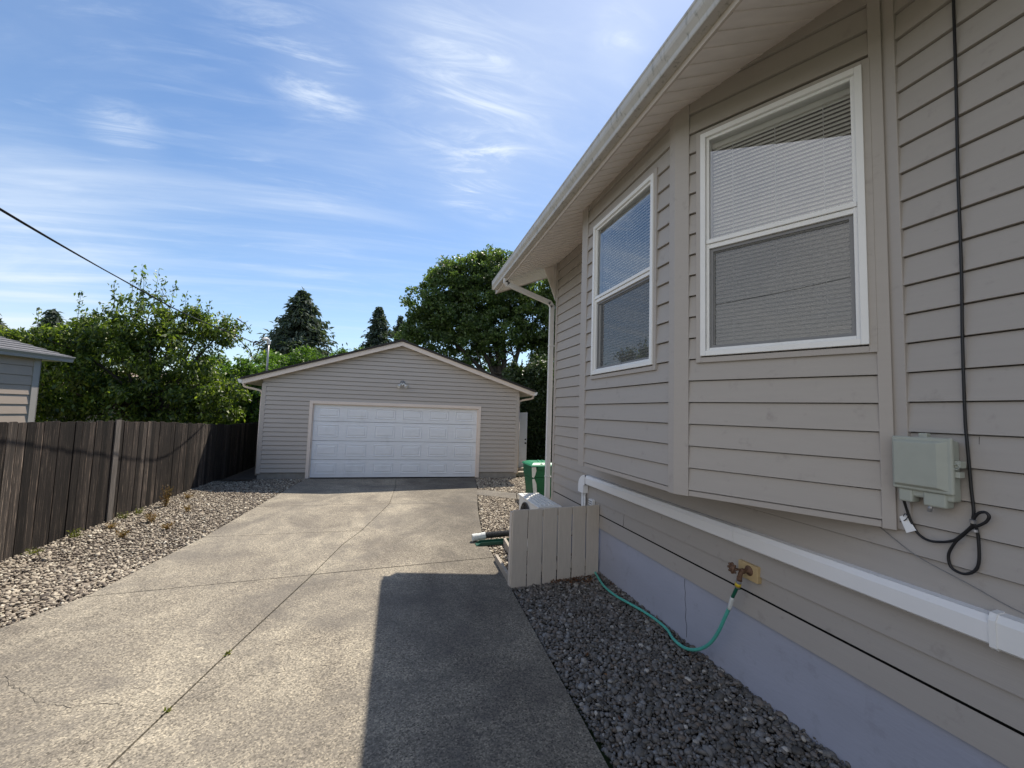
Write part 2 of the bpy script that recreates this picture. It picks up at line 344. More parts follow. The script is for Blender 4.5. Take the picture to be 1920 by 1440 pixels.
def obj(name, mb, m, parent=None, smooth=False, bevel=0.0, label=None, bseg=2, recalc=False):
    off = OFF.get(parent.name, (0, 0, 0)) if parent else (0, 0, 0)
    me = bpy.data.meshes.new(name)
    me.from_pydata([(v[0] - off[0], v[1] - off[1], v[2] - off[2]) for v in mb.v], [], mb.f); me.update()
    me.materials.append(m)
    o = bpy.data.objects.new(name, me); C.objects.link(o)
    if parent: o.parent = parent
    OFF[o.name] = off
    if smooth: me.polygons.foreach_set('use_smooth', [True] * len(me.polygons))
    if smooth == 'auto' or bevel:
        if bevel:
            b = o.modifiers.new('bevel', 'BEVEL'); b.width = bevel; b.segments = bseg; b.limit_method = 'ANGLE'; b.angle_limit = R(40)
    if label: o['label'] = label
    return o
def thing(name, label, cat, loc, rotz=0, group=None, local=False):
    o = bpy.data.objects.new(name, None); C.objects.link(o); o.location = loc; o.rotation_euler = (0, 0, rotz); o.empty_display_size = .2
    OFF[o.name] = (0, 0, 0) if (local or rotz) else tuple(loc)
    return setp(o, label, cat, group)
def solo(name, mb, m, label, cat, group=None, kind=None, **k):
    return setp(obj(name, mb, m, None, **k), label, cat, group, kind)
def npmesh(name, V, Fq, m, parent=None, smooth=False):
    off = np.array(OFF.get(parent.name, (0, 0, 0)) if parent else (0, 0, 0))
    V = np.asarray(V, dtype=np.float32) - off.astype(np.float32); Fq = np.asarray(Fq, dtype=np.int32); k = Fq.shape[1]
    me = bpy.data.meshes.new(name); me.vertices.add(len(V)); me.vertices.foreach_set('co', V.ravel())
    me.loops.add(Fq.size); me.loops.foreach_set('vertex_index', Fq.ravel())
    me.polygons.add(len(Fq)); me.polygons.foreach_set('loop_start', np.arange(0, Fq.size, k, dtype=np.int32))
    me.polygons.foreach_set('loop_total', np.full(len(Fq), k, dtype=np.int32))
    if smooth: me.polygons.foreach_set('use_smooth', np.ones(len(Fq), dtype=bool))
    me.update(calc_edges=True); me.materials.append(m)
    o = bpy.data.objects.new(name, me); C.objects.link(o)
    if parent: o.parent = parent
    return o
V3 = Vector
def siding(mb, p0, d, n, t0, t1, z0, z1, e, cuts=(), zref=None, tl=None, tr=None, thick=.019, gaps=(), g=.0065, dp=.030):
    p0, d, n = V3(p0), V3(d), V3(n)
    zref = z0 if zref is None else zref
    P = lambda t, o_, z: p0 + d * t + n * o_ + V3((0, 0, z))
    tl = tl or (lambda z: t0); tr = tr or (lambda z: t1)
    k = math.floor((z0 - zref) / e + 1e-6)
    while zref + k * e < z1 - 1e-6:
        lo, hi = zref + k * e, zref + (k + 1) * e; gg = .019 if k in gaps else g
        ex = -.008 if k in gaps else 0
        st = lo + gg
        zs = sorted({z for z in {lo, st, hi, z0, z1} | {z for c in cuts for z in (c[2], c[3])} if max(lo, z0) - 1e-7 <= z <= min(hi, z1) + 1e-7})
        off = lambda z: .003 + (thick + ex) * (1 - (z - lo) / e)
        for a, b in zip(zs[:-1], zs[1:]):
            if b - a < 1e-5: continue
            mid = (a + b) / 2
            act = sorted([c for c in cuts if c[2] < mid < c[3]])
            bounds = ['L'] + [q for c in act for q in (c[0], c[1])] + ['R']
            for s_, e_ in zip(bounds[::2], bounds[1::2]):
                sa, sb = (tl(a), tl(b)) if s_ == 'L' else (s_, s_)
                ea, eb = (tr(a), tr(b)) if e_ == 'R' else (e_, e_)
                if ea - sa < 1e-4 and eb - sb < 1e-4: continue
                if mid < st:                      # recessed shadow gap under each board
                    if k not in gaps: mb.quad(P(sa, -dp, a), P(ea, -dp, a), P(eb, -dp, b), P(sb, -dp, b))
                    if k not in gaps: mb.quad(P(sa, .003, lo), P(ea, .003, lo), P(ea, -dp, lo), P(sa, -dp, lo))
                    mb.quad(P(sb, -dp, st), P(eb, -dp, st), P(eb, off(st), st), P(sb, off(st), st))
                else: mb.quad(P(sa, off(a), a), P(ea, off(a), a), P(eb, off(b), b), P(sb, off(b), b))
        k += 1
def corner_post(mb, c, dA, nA, wA, dB, nB, wB, z0, z1, pr=.024):
    c, dA, nA, dB, nB = (V3((*q, 0)) for q in (c, dA, nA, dB, nB))
    bis = (nA + nB); cc = c + bis * (pr / (1 + nA.dot(nB)))
    pts = [c + dA * wA, c + dA * wA + nA * pr, cc, c + dB * wB + nB * pr, c + dB * wB]
    a = 0
    for i in range(len(pts)):
        p, q = pts[i], pts[(i + 1) % len(pts)]; a += p.x * q.y - q.x * p.y
    if a < 0: pts = pts[::-1]
    mb.prism([(p.x, p.y) for p in pts], z0, z1)

# ------------------------------------------------------------------ ground, driveway, path
g = MB(); g.quad((-400, -400, -.09), (400, -400, -.09), (400, 400, -.09), (-400, 400, -.09))
setp(obj('ground', g, M_GRASS), kind='structure')
DR = [(2.444, 12.74), (2.36, 11.9), (2.20, 10.9), (1.86, 9.12), (1.70, 8.20), (1.50, 6.86), (1.445, 6.36), (1.444, 6.006), (1.435, 5.72), (1.425, 5.35), (1.388, 4.593), (1.337, 3.276), (1.294, 2.245), (1.27, 0), (1.27, -12)]
DL = [(-2.29, 12.74), (-2.36, 12.1), (-2.43, 11.13), (-2.56, 9.36), (-2.69, 7.35), (-2.96, 5.40), (-3.226, 4.79), (-3.75, 3.5), (-4.35, 2.0), (-4.42, 0), (-4.42, -12)]
JT = [(.108, 12.6), (.107, 11.3), (.06, 10.6), (-.02, 9.31), (-.36, 7.71), (-.44, 7.35), (-.66, 6.62), (-.865, 5.54), (-1.248, 3.785), (-1.419, 2.93), (-1.65, 1.5), (-1.75, 0), (-1.8, -12)]
def xat(P, y):
    P = sorted(P, key=lambda p: p[1])
    return float(np.interp(y, [p[1] for p in P], [p[0] for p in P]))
def slab(mb, left, right, lowl, lowr, topl, topr, gap=.006):
    """region between two polylines; low/top are y at left and right ends"""
    ys_l = [lowl] + sorted(p[1] for p in left if lowl < p[1] < topl) + [topl]
    ys_r = [lowr] + sorted(p[1] for p in right if lowr < p[1] < topr) + [topr]
    L = [(xat(left, y) + gap, y) for y in ys_l]; Rr = [(xat(right, y) - gap, y) for y in ys_r]
    L[0] = (L[0][0], L[0][1] + gap); L[-1] = (L[-1][0], L[-1][1] - gap); Rr[0] = (Rr[0][0], Rr[0][1] + gap); Rr[-1] = (Rr[-1][0], Rr[-1][1] - gap)
    mb.prism(L[::-1] + Rr, -.10, 0.0) if False else mb.prism(Rr + L[::-1], -.10, 0.0)
d_ = MB()
slab(d_, DL, JT, -12, -12, 5.36, 5.535); slab(d_, DL, JT, 5.36, 5.535, 7.36, 7.34); slab(d_, DL, JT, 7.36, 7.34, 9.356, 9.31); slab(d_, DL, JT, 9.356, 9.31, 12.74, 12.58)
slab(d_, JT, DR, -12, -12, 5.54, 5.72, .009); slab(d_, JT, DR, 5.54, 5.72, 9.31, 9.13, .008); slab(d_, JT, DR, 9.31, 9.13, 12.58, 12.62, .005)
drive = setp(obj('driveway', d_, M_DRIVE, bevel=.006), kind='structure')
def strip(mb, pts, wd, z=.0015, jag=.0):
    P = [V3((x, y, z)) for x, y in pts]; L = []
    for i, p in enumerate(P):
        t = (P[min(i + 1, len(P) - 1)] - P[max(i - 1, 0)]).normalized(); n = V3((-t.y, t.x, 0)); ww = wd * (0.5 + random.random() * jag)
        L.append((p + n * ww, p - n * ww))
    for a, b in zip(L[:-1], L[1:]): mb.quad(a[0], a[1], b[1], b[0])
def jagged(pts, step=.03, amp=.012):
    o = []
    for a, b in zip(pts[:-1], pts[1:]):
        n = max(1, int(math.dist(a, b) / step))
        for k in range(n): o.append((a[0] + (b[0] - a[0]) * k / n + random.uniform(-amp, amp), a[1] + (b[1] - a[1]) * k / n + random.uniform(-amp, amp)))
    return o + [pts[-1]]
ck = MB()
strip(ck, jagged([(-2.62, 3.99), (-2.5, 3.86), (-2.37, 3.75), (-2.2, 3.62), (-2.073, 3.551), (-1.95, 3.50), (-1.824, 3.513), (-1.603, 3.43), (-1.45, 3.36), (-1.37, 3.33)]), .0008, .002, 2.2)
strip(ck, jagged([(-1.33, 3.37), (-1.02, 3.60), (-.619, 3.6), (-.274, 3.637), (.02, 3.72)], .04, .008), .0006, .002, 1.5)
setp(obj('driveway_cracks', ck, mat('crack grime', (.07, .062, .052), rough=1)), kind='structure')
pt = MB(); pt.prism([(2.15, 10.74), (2.03, 10.05), (2.86, 9.45), (3.04, 10.12)], -.1, -.002); pt.prism([(2.875, 9.44), (4.3, 8.55), (4.7, 9.15), (3.052, 10.11)], -.1, -.002)
setp(obj('garden_path', pt, M_PATH, bevel=.006), kind='structure')

# ------------------------------------------------------------------ gravel
def ico(sub):
    import bmesh
    bm = bmesh.new(); bmesh.ops.create_icosphere(bm, subdivisions=sub, radius=1)
    V = np.array([v.co for v in bm.verts]); Fc = np.array([[v.index for v in f_.verts] for f_ in bm.faces]); bm.free(); return V, Fc
ICO = {1: ico(1), 2: ico(2)}
def inside(poly, x, y):
    n = len(poly); r_ = np.zeros(len(x), bool); j = n - 1
    for i in range(n):
        xi, yi = poly[i]; xj, yj = poly[j]
        c_ = ((yi > y) != (yj > y)) & (x < (xj - xi) * (y - yi) / (yj - yi + 1e-12) + xi); r_ ^= c_; j = i
    return r_
def gravel(name, poly, sp, size, sub, m, z0=-.03, zr=.016, flat=.55, ymin=None, ymax=None, angular=.18, bumpz=None):
    xs = [p[0] for p in poly]; ys = [p[1] for p in poly]
    y0, y1 = max(min(ys), ymin if ymin is not None else -99), min(max(ys), ymax if ymax is not None else 99)
    X, Y = np.meshgrid(np.arange(min(xs), max(xs), sp), np.arange(y0, y1, sp)); X = X.ravel() + rng.uniform(-.5, .5, X.size) * sp; Y = Y.ravel() + rng.uniform(-.5, .5, Y.size) * sp
    k = inside(poly, X, Y); X, Y = X[k], Y[k]; n = len(X)
    V, Fc = ICO[sub]; nv = len(V)
    S = rng.lognormal(0, .28, n) * size; S = np.minimum(S, size * 1.9)
    sc3 = np.stack([S, S * rng.uniform(.6, .95, n), S * flat * rng.uniform(.7, 1.2, n)], 1)
    P = V[None] * (1 + rng.normal(0, angular, (n, nv, 1)) * (1 if sub == 1 else .35))
    if sub == 2:
        fr = rng.normal(0, 1, (n, 1, 3)); P = P * (1 + .14 * np.tanh((V[None] * fr).sum(2, keepdims=True)))
    P = P * sc3[:, None, :]
    a = rng.uniform(0, 2 * np.pi, n); tx = rng.normal(0, .35, n); ty = rng.normal(0, .35, n)
    y_, z_ = P[..., 1] * np.cos(tx)[:, None] - P[..., 2] * np.sin(tx)[:, None], P[..., 1] * np.sin(tx)[:, None] + P[..., 2] * np.cos(tx)[:, None]
    x_ = P[..., 0] * np.cos(ty)[:, None] + z_ * np.sin(ty)[:, None]; z_ = -P[..., 0] * np.sin(ty)[:, None] + z_ * np.cos(ty)[:, None]
    Z = z0 + rng.uniform(0, zr, n) + (bumpz(X, Y) if bumpz else 0)
    W = np.stack([x_ * np.cos(a)[:, None] - y_ * np.sin(a)[:, None] + X[:, None], x_ * np.sin(a)[:, None] + y_ * np.cos(a)[:, None] + Y[:, None], z_ + Z[:, None]], 2)
    Fa = (Fc[None] + (np.arange(n) * nv)[:, None, None]).reshape(-1, 3)
    return W.reshape(-1, 3), Fa
def gravel_obj(name, label, parts, m):
    Vs, Fs, o = [], [], 0
    for V, Fa in parts: Vs.append(V); Fs.append(Fa + o); o += len(V)
    ob = npmesh(name, np.concatenate(Vs), np.concatenate(Fs), m, smooth=True); return setp(ob, label, 'gravel', kind='stuff')
M_PEB = mat('dark river pebbles', (.1, .1, .1), rough=.6, island=[(0, (.075, .068, .060)), (.35, (.12, .112, .10)), (.6, (.18, .17, .16)), (.8, (.15, .12, .095)), (.94, (.22, .22, .22)), (.988, (.30, .28, .25)), (1, (.48, .45, .40))], var=.2, vscale=120, spec=.35)
M_PEBL = mat('pale gravel', (.3, .3, .3), rough=.8, island=[(0, (.075, .060, .050)), (.22, (.20, .165, .13)), (.5, (.31, .26, .20)), (.8, (.43, .37, .285)), (.96, (.54, .48, .375)), (1, (.66, .62, .52))], var=.15, vscale=90, spec=.3)
nearbed = [(1.285, .2), (1.345, 3.3), (1.40, 4.6), (1.435, 4.95), (2.62, 4.95), (2.62, .2)]
bank = lambda X, Y: .045 * np.clip((X - 2.35) / .27, 0, 1) + np.clip((3.2 - Y) / 2.2, 0, 1) * .055 * np.clip((X - 1.6) / .9, 0, 1)
gravel_obj('river_pebbles', 'dark rounded river pebbles in the shade along the house foundation',
           [gravel('', nearbed, .021, .0125, 2, M_PEB, -.038, .022, bumpz=bank), gravel('', nearbed, .036, .018, 2, M_PEB, -.028, .018, bumpz=bank), gravel('', nearbed, .13, .023, 2, M_PEB, -.022, .008, bumpz=bank)], M_PEB)
midbed = [(1.44, 4.90), (1.44, 6.36), (1.51, 6.86), (1.71, 8.2), (1.87, 9.1), (2.03, 10.03), (2.86, 9.44), (4.3, 8.52), (4.3, 6.8), (2.62, 6.7), (2.62, 4.9)]
farbed = [(2.21, 10.76), (2.37, 11.9), (2.43, 12.6), (3.78, 12.6), (4.9, 12.8), (4.9, 9.2), (3.06, 10.16)]
gravel_obj('gravel_bed', 'pale gravel bed around the air conditioner right of the driveway',
           [gravel('', midbed, .030, .020, 1, M_PEBL, -.03, .028), gravel('', farbed, .036, .023, 1, M_PEBL, -.03, .02)], M_PEBL)
leftbed = [(-4.46, 1.8), (-4.36, 2.02), (-3.76, 3.5), (-3.24, 4.79), (-2.975, 5.40), (-2.70, 7.35), (-2.57, 9.36), (-2.44, 11.13), (-2.37, 12.1), (-2.3, 12.75), (-3.5, 12.8), (-4.40, 12.3), (-4.46, 9), (-4.52, 6.5)]
lb = lambda X, Y: .04 * np.clip((-3.9 - X) / .5, 0, 1)
gravel_obj('gravel_border', 'pale gravel border between the wooden fence and the driveway',
           [gravel('', leftbed, .024, .0155, 2, M_PEBL, -.032, .03, ymax=6.5, flat=.5, bumpz=lb), gravel('', leftbed, .075, .024, 2, M_PEBL, -.02, .012, ymax=6.5, flat=.45, bumpz=lb), gravel('', leftbed, .028, .018, 1, M_PEBL, -.03, .03, ymin=6.5, flat=.5, bumpz=lb)], M_PEBL)
b_ = MB(); b_.quad((1.29, -12, -.045), (2.62, -12, -.045), (2.62, 4.95, -.045), (1.42, 4.95, -.045)); setp(obj('soil_bed', b_, M_DIRT), kind='structure')
b_ = MB(); b_.prism([(p[0], p[1]) for p in (midbed + [])], -.089, -.046); b_.prism(farbed, -.089, -.046); b_.prism(leftbed, -.089, -.046); b_.prism([(-4.6, 12.3), (-3.5, 12.8), (-3.5, 20), (-4.6, 20)], -.089, -.03)
setp(obj('gravel_base', b_, M_DIRTL), kind='structure')

# ------------------------------------------------------------------ the house
D = 2.61; LAP = .1562; ZF = .577
house = thing('house', 'taupe house with lap siding, bay windows and lavender foundation right of the driveway', 'house', (D, 1.0, 0))
wn = (-1, 0, 0); wd = (0, 1, 0)
s = MB()
# main wall: near part, below the bay, far part
siding(s, (D, 0, 0), wd, wn, -9, 6.57, ZF, 5.1, LAP, cuts=[(1.62, 5.30, 1.52, 4.75)], gaps=(1,))
s.quad((D + .06, -9, ZF), (D + .06, 6.57, ZF), (D + .06, 6.57, 5.1), (D + .06, -9, 5.1))
wall = obj('wall', s, M_SID, house)
s = MB(); s.quad((D + .045, -9, ZF - .02), (D + .045, 6.56, ZF - .02), (D + .045, 6.56, 1.2), (D + .045, -9, 1.2)); obj('wall_felt', s, M_FELT, house)
s = MB(); siding(s, (D, 6.57, 0), (1, 0, 0), (0, 1, 0), 0, 7, ZF, 5.2, LAP, thick=.012); siding(s, (D, -9, 0), (1, 0, 0), (0, -1, 0), 0, 7, ZF, 5.2, LAP, thick=.012)
s.quad((9.6, -9, -.05), (9.6, 6.57, -.05), (9.6, 6.57, 5.2), (9.6, -9, 5.2)); obj('side_wall', s, M_SID, house)
s = MB(); s.box(D + .004, 9.58, -8.98, 6.56, -.1, ZF + .002)
fnd = obj('foundation', s, M_FOUND, house)
ck = MB(); pth = [(3.27, .56), (3.272, .5), (3.26, .44), (3.265, .38), (3.25, .3), (3.26, .22), (3.24, .16), (3.245, .06)]
for a, b in zip(pth[:-1], pth[1:]): ck.obox((D + .0025, a[0], a[1]), (.001, 0, 0), (0, .0035, 0), (0, b[0] - a[0], b[1] - a[1]))
obj('crack', ck, M_DARK, fnd)
s = MB()
for (yy, k_) in [(.95, 5), (.20, 9), (1.08, 12), (.55, 16), (.9, 20), (1.9, 3), (3.6, 2), (.7, 1), (5.7, 10), (6.1, 15), (5.8, 4), (1.25, 8), (4.3, 1)]:
    z_ = ZF + k_ * LAP; s = MB(); s.obox((D - .0175, yy, z_ + .009), (.0165, 0, 0), (0, .0018, 0), (.013, 0, LAP - .012)); obj('board_joint', s, M_FELT, house)
# bay
th = R(-29.5); dA = V3((math.sin(th), math.cos(th), 0)); nA = V3((-dA.y, dA.x, 0)); A0 = V3((D - .02, 1.58, 0))
cA = A0 + dA * 1.185; XF = cA.x; yC = cA.y; yE = 4.24
dB = V3((0, 1, 0)); nB = V3((-1, 0, 0)); dC = V3((-math.sin(th), math.cos(th), 0)); nC = V3((-dC.y, dC.x, 0))
ZB = 1.503
WA = (.075, 1.01, 2.455, 4.125); WB = (2.855 - yC, 3.955 - yC, 2.435, 4.065)
s = MB()
siding(s, A0, dA, nA, 0, 1.185, ZB, 4.70, LAP, cuts=[WA], zref=ZB + .005 - .0)
siding(s, cA, dB, nB, 0, yE - yC, ZB, 4.60, LAP, cuts=[WB], zref=ZB + .005)
siding(s, (XF, yE, 0), dC, nC, 0, 1.23, ZB, 4.70, LAP, zref=ZB + .005)
obj('bay_wall', s, M_SID, house)
s = MB()
corner_post(s, (XF, yC), (0, 1), (-1, 0), .06, (-dA.x, -dA.y), (nA.x, nA.y), .10, 1.468, 4.55); obj('corner_board', s, M_TRIM, house, bevel=.003)
s = MB(); corner_post(s, (XF, yE), (0, -1), (-1, 0), .13, (dC.x, dC.y), (nC.x, nC.y), .09, 1.468, 4.55); obj('corner_board', s, M_TRIM, house, bevel=.003)
s = MB(); s.obox(A0 + V3((0, 0, 1.468)), dA * .058, nA * .024, (0, 0, 3.3)); obj('corner_board', s, M_TRIM, house, bevel=.003)
s = MB(); s.box(D - .026, D + .001, 1.515, 1.60, 1.475, 4.80); obj('corner_board', s, M_TRIM, house, bevel=.003)
s = MB(); s.box(D - .022, D + .0, 6.495, 6.57, .50, 4.75); obj('corner_board', s, M_TRIM, house, bevel=.003)
s = MB()
s.obox(A0 + dA * .06 + V3((0, 0, 1.472)), dA * 1.025, nA * .016, (0, 0, .034))
s.obox(cA + dB * .062 + V3((0, 0, 1.472)), dB * (yE - yC - .20), nB * .016, (0, 0, .034))
pts = [(A0.x, A0.y), (cA.x, cA.y), (XF, yE), (XF + dC.x * 1.23, yE + dC.y * 1.23)]
s.prism([(D, 1.60)] + [pts[3]] + [pts[2]] + [pts[1]], 1.476, 1.50)
obj('bay_floor', s, M_TRIM, house)
def soff(x, y=0): return 3.567 + .415 * x
EV = lambda y: .0104 * (y - 7.2)          # the eave line drifts slightly
s = MB(); y = -8.0; pit = .1215
while y < 7.47:
    y2 = min(y + pit, 7.48); x0a, x0b = 1.735 + EV(y), 1.735 + EV(y2); x1 = 2.70 if y2 < 6.55 else 6.0
    a = V3((x0a, y, soff(x0a) - .007)); b = V3((x1, y, soff(x1) - .007)); c = V3((x1, y2, soff(x1))); d = V3((x0b, y2, soff(x0b)))
    s.quad(a, d, c, b); s.quad(a, b, b + V3((0, 0, .007)), a + V3((0, 0, .007))); y += pit
obj('soffit', s, M_SOFF, house)
s = MB()
def shear_box(mb, x0, x1, y0, y1, z0, z1): mb.obox((x0 + EV(y0), y0, z0), (x1 - x0, 0, 0), (EV(y1) - EV(y0), y1 - y0, 0), (0, 0, z1 - z0))
shear_box(s, 1.718, 1.735, -8, 7.46, 4.258, 4.45)
obj('fascia', s, M_FASC, house, bevel=.002)
s = MB(); s.sweep([(0, 0, 0), (0, .02, 0), (0, .02, .17), (0, 0, .17)], (1.715, 7.462, soff(1.715) - .02), (6.0, 7.462, soff(6.0) - .02)); obj('rake_board', s, M_FASC, house)
s = MB(); pr = [(1.7175, 4.300), (1.652, 4.300), (1.648, 4.306), (1.646, 4.335), (1.622, 4.372), (1.616, 4.39), (1.616, 4.43), (1.611, 4.436), (1.611, 4.452), (1.626, 4.452), (1.626, 4.44), (1.632, 4.38), (1.655, 4.34), (1.66, 4.312), (1.7175, 4.312)]
prf = [(p[0], 0, p[1]) for p in pr]; s.sweep(prf, (EV(-8), -8, 0), (EV(7.36), 7.36, 0))
s.obox((1.616 + EV(7.36), 7.36, 4.30), (.10, 0, 0), (0, .004, 0), (0, 0, .145))
obj('gutter', s, M_GUT, house)
s = MB()
zr_ = lambda x: 4.452 + .415 * (x - 1.66)
for (xa, xb) in ((1.64, 6.0),):
    s.sweep([(0, 0, 0), (0, 0, .03), (xb - xa, 0, .03 + .415 * (xb - xa)), (xb - xa, 0, .415 * (xb - xa))], (xa, -8.1, zr_(xa) + .004), (xa, 7.50, zr_(xa) + .004))
s.sweep([(0, 0, 0), (0, 0, .03), (4.4, 0, .03 - .415 * 4.4), (4.4, 0, -.415 * 4.4)], (6.0, -8.1, zr_(6.0) + .004), (6.0, 7.50, zr_(6.0) + .004))
obj('roof', s, M_SHIN, house)
# decorative corner panel under the eave
s = MB(); i0 = V3((2.60, 6.585, 4.64)); i1 = V3((2.37, 6.585, soff(2.37) - .01)); i2 = V3((2.59, 6.585, 3.99))
s.prism([(0, 0), (1, 0), (0, 1)], 0, 0) if False else None
tri = [i0, i1, i2]; k = len(s.v); s.v += [tuple(p) for p in tri] + [tuple(p + V3((0, .02, 0))) for p in tri]
s.f += [(k, k + 1, k + 2), (k + 5, k + 4, k + 3), (k, k + 3, k + 4, k + 1), (k + 1, k + 4, k + 5, k + 2), (k + 2, k + 5, k + 3, k)]
for q in (.25, .5, .75):
    x = 2.60 + (2.37 - 2.60) * q; zt = soff(x) - .02; zb = 3.99 + (soff(2.37) - 3.99) * q + .03; s.box(x - .006, x + .006, 6.578, 6.585, zb, zt)
cp = obj('corner_panel', s, M_SOFF, house)
# downspout
s = MB()
def rect_path(mb, pts, wx, wy):
    for a, b in zip(pts[:-1], pts[1:]):
        a, b = V3(a), V3(b); t = (b - a).normalized(); sy = V3((0, 1, 0)); sx = t.cross(sy).normalized()
        mb.sweep([sx * wx + sy * wy, sx * -wx + sy * wy, sx * -wx - sy * wy, sx * wx - sy * wy], a - t * wx * .35, b + t * wx * .35)
rect_path(s, [(1.70, 6.64, 4.31), (1.70, 6.64, 4.235), (1.735, 6.64, 4.20), (2.50, 6.64, 3.96), (2.545, 6.64, 3.90), (2.545, 6.64, .22), (2.50, 6.64, .12)], .04, .03)
for z in (3.20, .96): s.box(2.50, 2.60, 6.602, 6.678, z - .012, z + .012)
dsp = obj('downspout', s, M_DOWN, house, bevel=.004)

def ring(mb, P, t0, t1, z0, z1, w_, o0, o1, wb=None, wt=None):
    wb = w_ if wb is None else wb; wt = w_ if wt is None else wt
    bx(mb, P, t0, t0 + w_, z0, z1, o0, o1); bx(mb, P, t1 - w_, t1, z0, z1, o0, o1)
    bx(mb, P, t0 + w_, t1 - w_, z0, z0 + wb, o0, o1); bx(mb, P, t0 + w_, t1 - w_, z1 - wt, z1, o0, o1)
def bx(mb, P, t0, t1, z0, z1, o0, o1):
    a = P(t0, o0, z0); mb.obox(a, P(t1, o0, z0) - a, P(t0, o1, z0) - a, V3((0, 0, z1 - z0)))
def window(p0, d, n, t0, t1, z0, z1, zm, label):
    P = lambda t, o_, z: V3(p0) + V3(d) * t + V3(n) * o_ + V3((0, 0, z))
    s = MB(); ring(s, P, t0 + .012, t1 - .012, z0 + .01, z1 - .01, .036, -.05, .040); ring(s, P, t0 + .048, t1 - .048, z0 + .046, z1 - .046, .020, -.05, .020)
    bx(s, P, t0 + .05, t1 - .05, zm, zm + .030, -.03, .030); bx(s, P, t0 + .05, t1 - .05, zm - .034, zm - .002, -.03, .018)
    ring(s, P, t0 + .068, t1 - .068, z0 + .066, zm - .034, .022, -.05, -.012)
    wdw = obj('window', s, M_WHITE, house, bevel=.0025, label=label)
    s = MB(); ring(s, P, t0 - .022, t1 + .022, z0 - .035, z1 + .022, .036, -.012, .027); obj('casing', s, M_TRIM, wdw, bevel=.002)
    s = MB(); a, b = t0 + .06, t1 - .06
    s.quad(P(a, .004, z1 - .06), P(b, .004, z1 - .06), P(b, .004, zm + .02), P(a, .004, zm + .02)); obj('upper_pane', s, M_GLASS, wdw)
    s = MB(); s.quad(P(a, -.026, zm - .02), P(b, -.026, zm - .02), P(b, -.026, z0 + .05), P(a, -.026, z0 + .05)); obj('lower_pane', s, M_GLASS, wdw)
    s = MB(); ring(s, P, t0 + .069, t1 - .069, z0 + .067, zm - .036, .020, -.010, .001); bx(s, P, (t0 + t1) / 2 - .014, (t0 + t1) / 2 + .014, z0 + .069, z0 + .083, .001, .007)
    sf = obj('screen_frame', s, M_SCRF, wdw)
    s = MB(); s.quad(P(a + .02, -.006, z0 + .075), P(b - .02, -.006, z0 + .075), P(b - .02, -.006, zm - .04), P(a + .02, -.006, zm - .04)); obj('insect_screen', s, M_MESH, wdw)
    s = MB(); zt = z1 - .075; z = z0 + .07; bx(s, P, a + .01, b - .01, z1 - .105, z1 - .062, -.085, -.045)
    while z < zt - .03:
        for q in range(3):
            c0, c1 = q / 3, (q + 1) / 3; f0 = lambda c: (-.056 - .009 * (c) + .004 * math.sin(c * math.pi), z + .0215 * c)
            (o0, y0), (o1, y1) = f0(c0), f0(c1); s.quad(P(a + .012, o0, y0), P(b - .012, o0, y0), P(b - .012, o1, y1), P(a + .012, o1, y1))
        z += .0278
    bl = obj('blind', s, M_BLIND, wdw)
    s = MB()
    for q in (.18, .5, .82): t = a + (b - a) * q; s.tube([P(t, -.050, z0 + .07), P(t, -.050, z1 - .1)], .0022, 5)
    obj('blind_cord', s, M_WHITE, wdw)
    s = MB(); e = .0
    for (ta, tb, za, zb) in ((t0, t1, z0, z0), (t0, t1, z1, z1)): s.quad(P(ta, -.01, za), P(tb, -.01, za), P(tb, -.16, za), P(ta, -.16, za))
    for t in (t0, t1): s.quad(P(t, -.01, z0), P(t, -.16, z0), P(t, -.16, z1), P(t, -.01, z1))
    obj('window_reveal', s, M_WHITE, wdw)
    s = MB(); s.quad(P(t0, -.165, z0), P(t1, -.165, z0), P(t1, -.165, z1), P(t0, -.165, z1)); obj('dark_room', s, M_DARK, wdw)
    return wdw
window(A0, dA, nA, *WA, 3.275, 'larger double-hung window in the angled near side of the bay')
window(cA, dB, nB, *WB, 3.245, 'narrower double-hung window in the front face of the bay')

# ------------------------------------------------------------------ things on the house wall
ub = thing('utility_box', 'grey green plastic utility box on the siding right of the bay', 'utility box', (2.5, 1.42, 1.66))
XB = D - .02
s = MB(); s.prism([(XB, 1.312), (XB, 1.535), (XB - .062, 1.535), (XB - .062, 1.312)][::-1], 1.665, 1.955); obj('housing', s, M_BOX, ub, bevel=.012, bseg=3)
s = MB(); s.box(XB - .082, XB - .060, 1.300, 1.545, 1.70, 1.966); lid = obj('lid', s, M_BOX, ub, bevel=.009, bseg=3)
s = MB(); k = len(s.v); s.v += [(XB - .082, 1.318, 1.715), (XB - .082, 1.535, 1.715), (XB - .082, 1.535, 1.95), (XB - .082, 1.318, 1.95), (XB - .098, 1.352, 1.728), (XB - .098, 1.527, 1.728), (XB - .098, 1.527, 1.938), (XB - .098, 1.352, 1.938)]
s.f += [(k + 4, k + 7, k + 6, k + 5), (k, k + 4, k + 5, k + 1), (k + 1, k + 5, k + 6, k + 2), (k + 2, k + 6, k + 7, k + 3), (k + 3, k + 7, k + 4, k)]; obj('raised_face', s, M_BOX, lid, bevel=.003)
s = MB(); s.box(XB - .07, XB - .01, 1.468, 1.527, 1.635, 1.70); s.box(XB - .07, XB - .01, 1.335, 1.425, 1.632, 1.70); obj('cable_entry', s, M_BOX, ub, bevel=.008)
s = MB(); s.box(XB - .06, XB - .03, 1.405, 1.44, 1.957, 1.985); obj('mounting_tab', s, M_BOX, ub, bevel=.003)
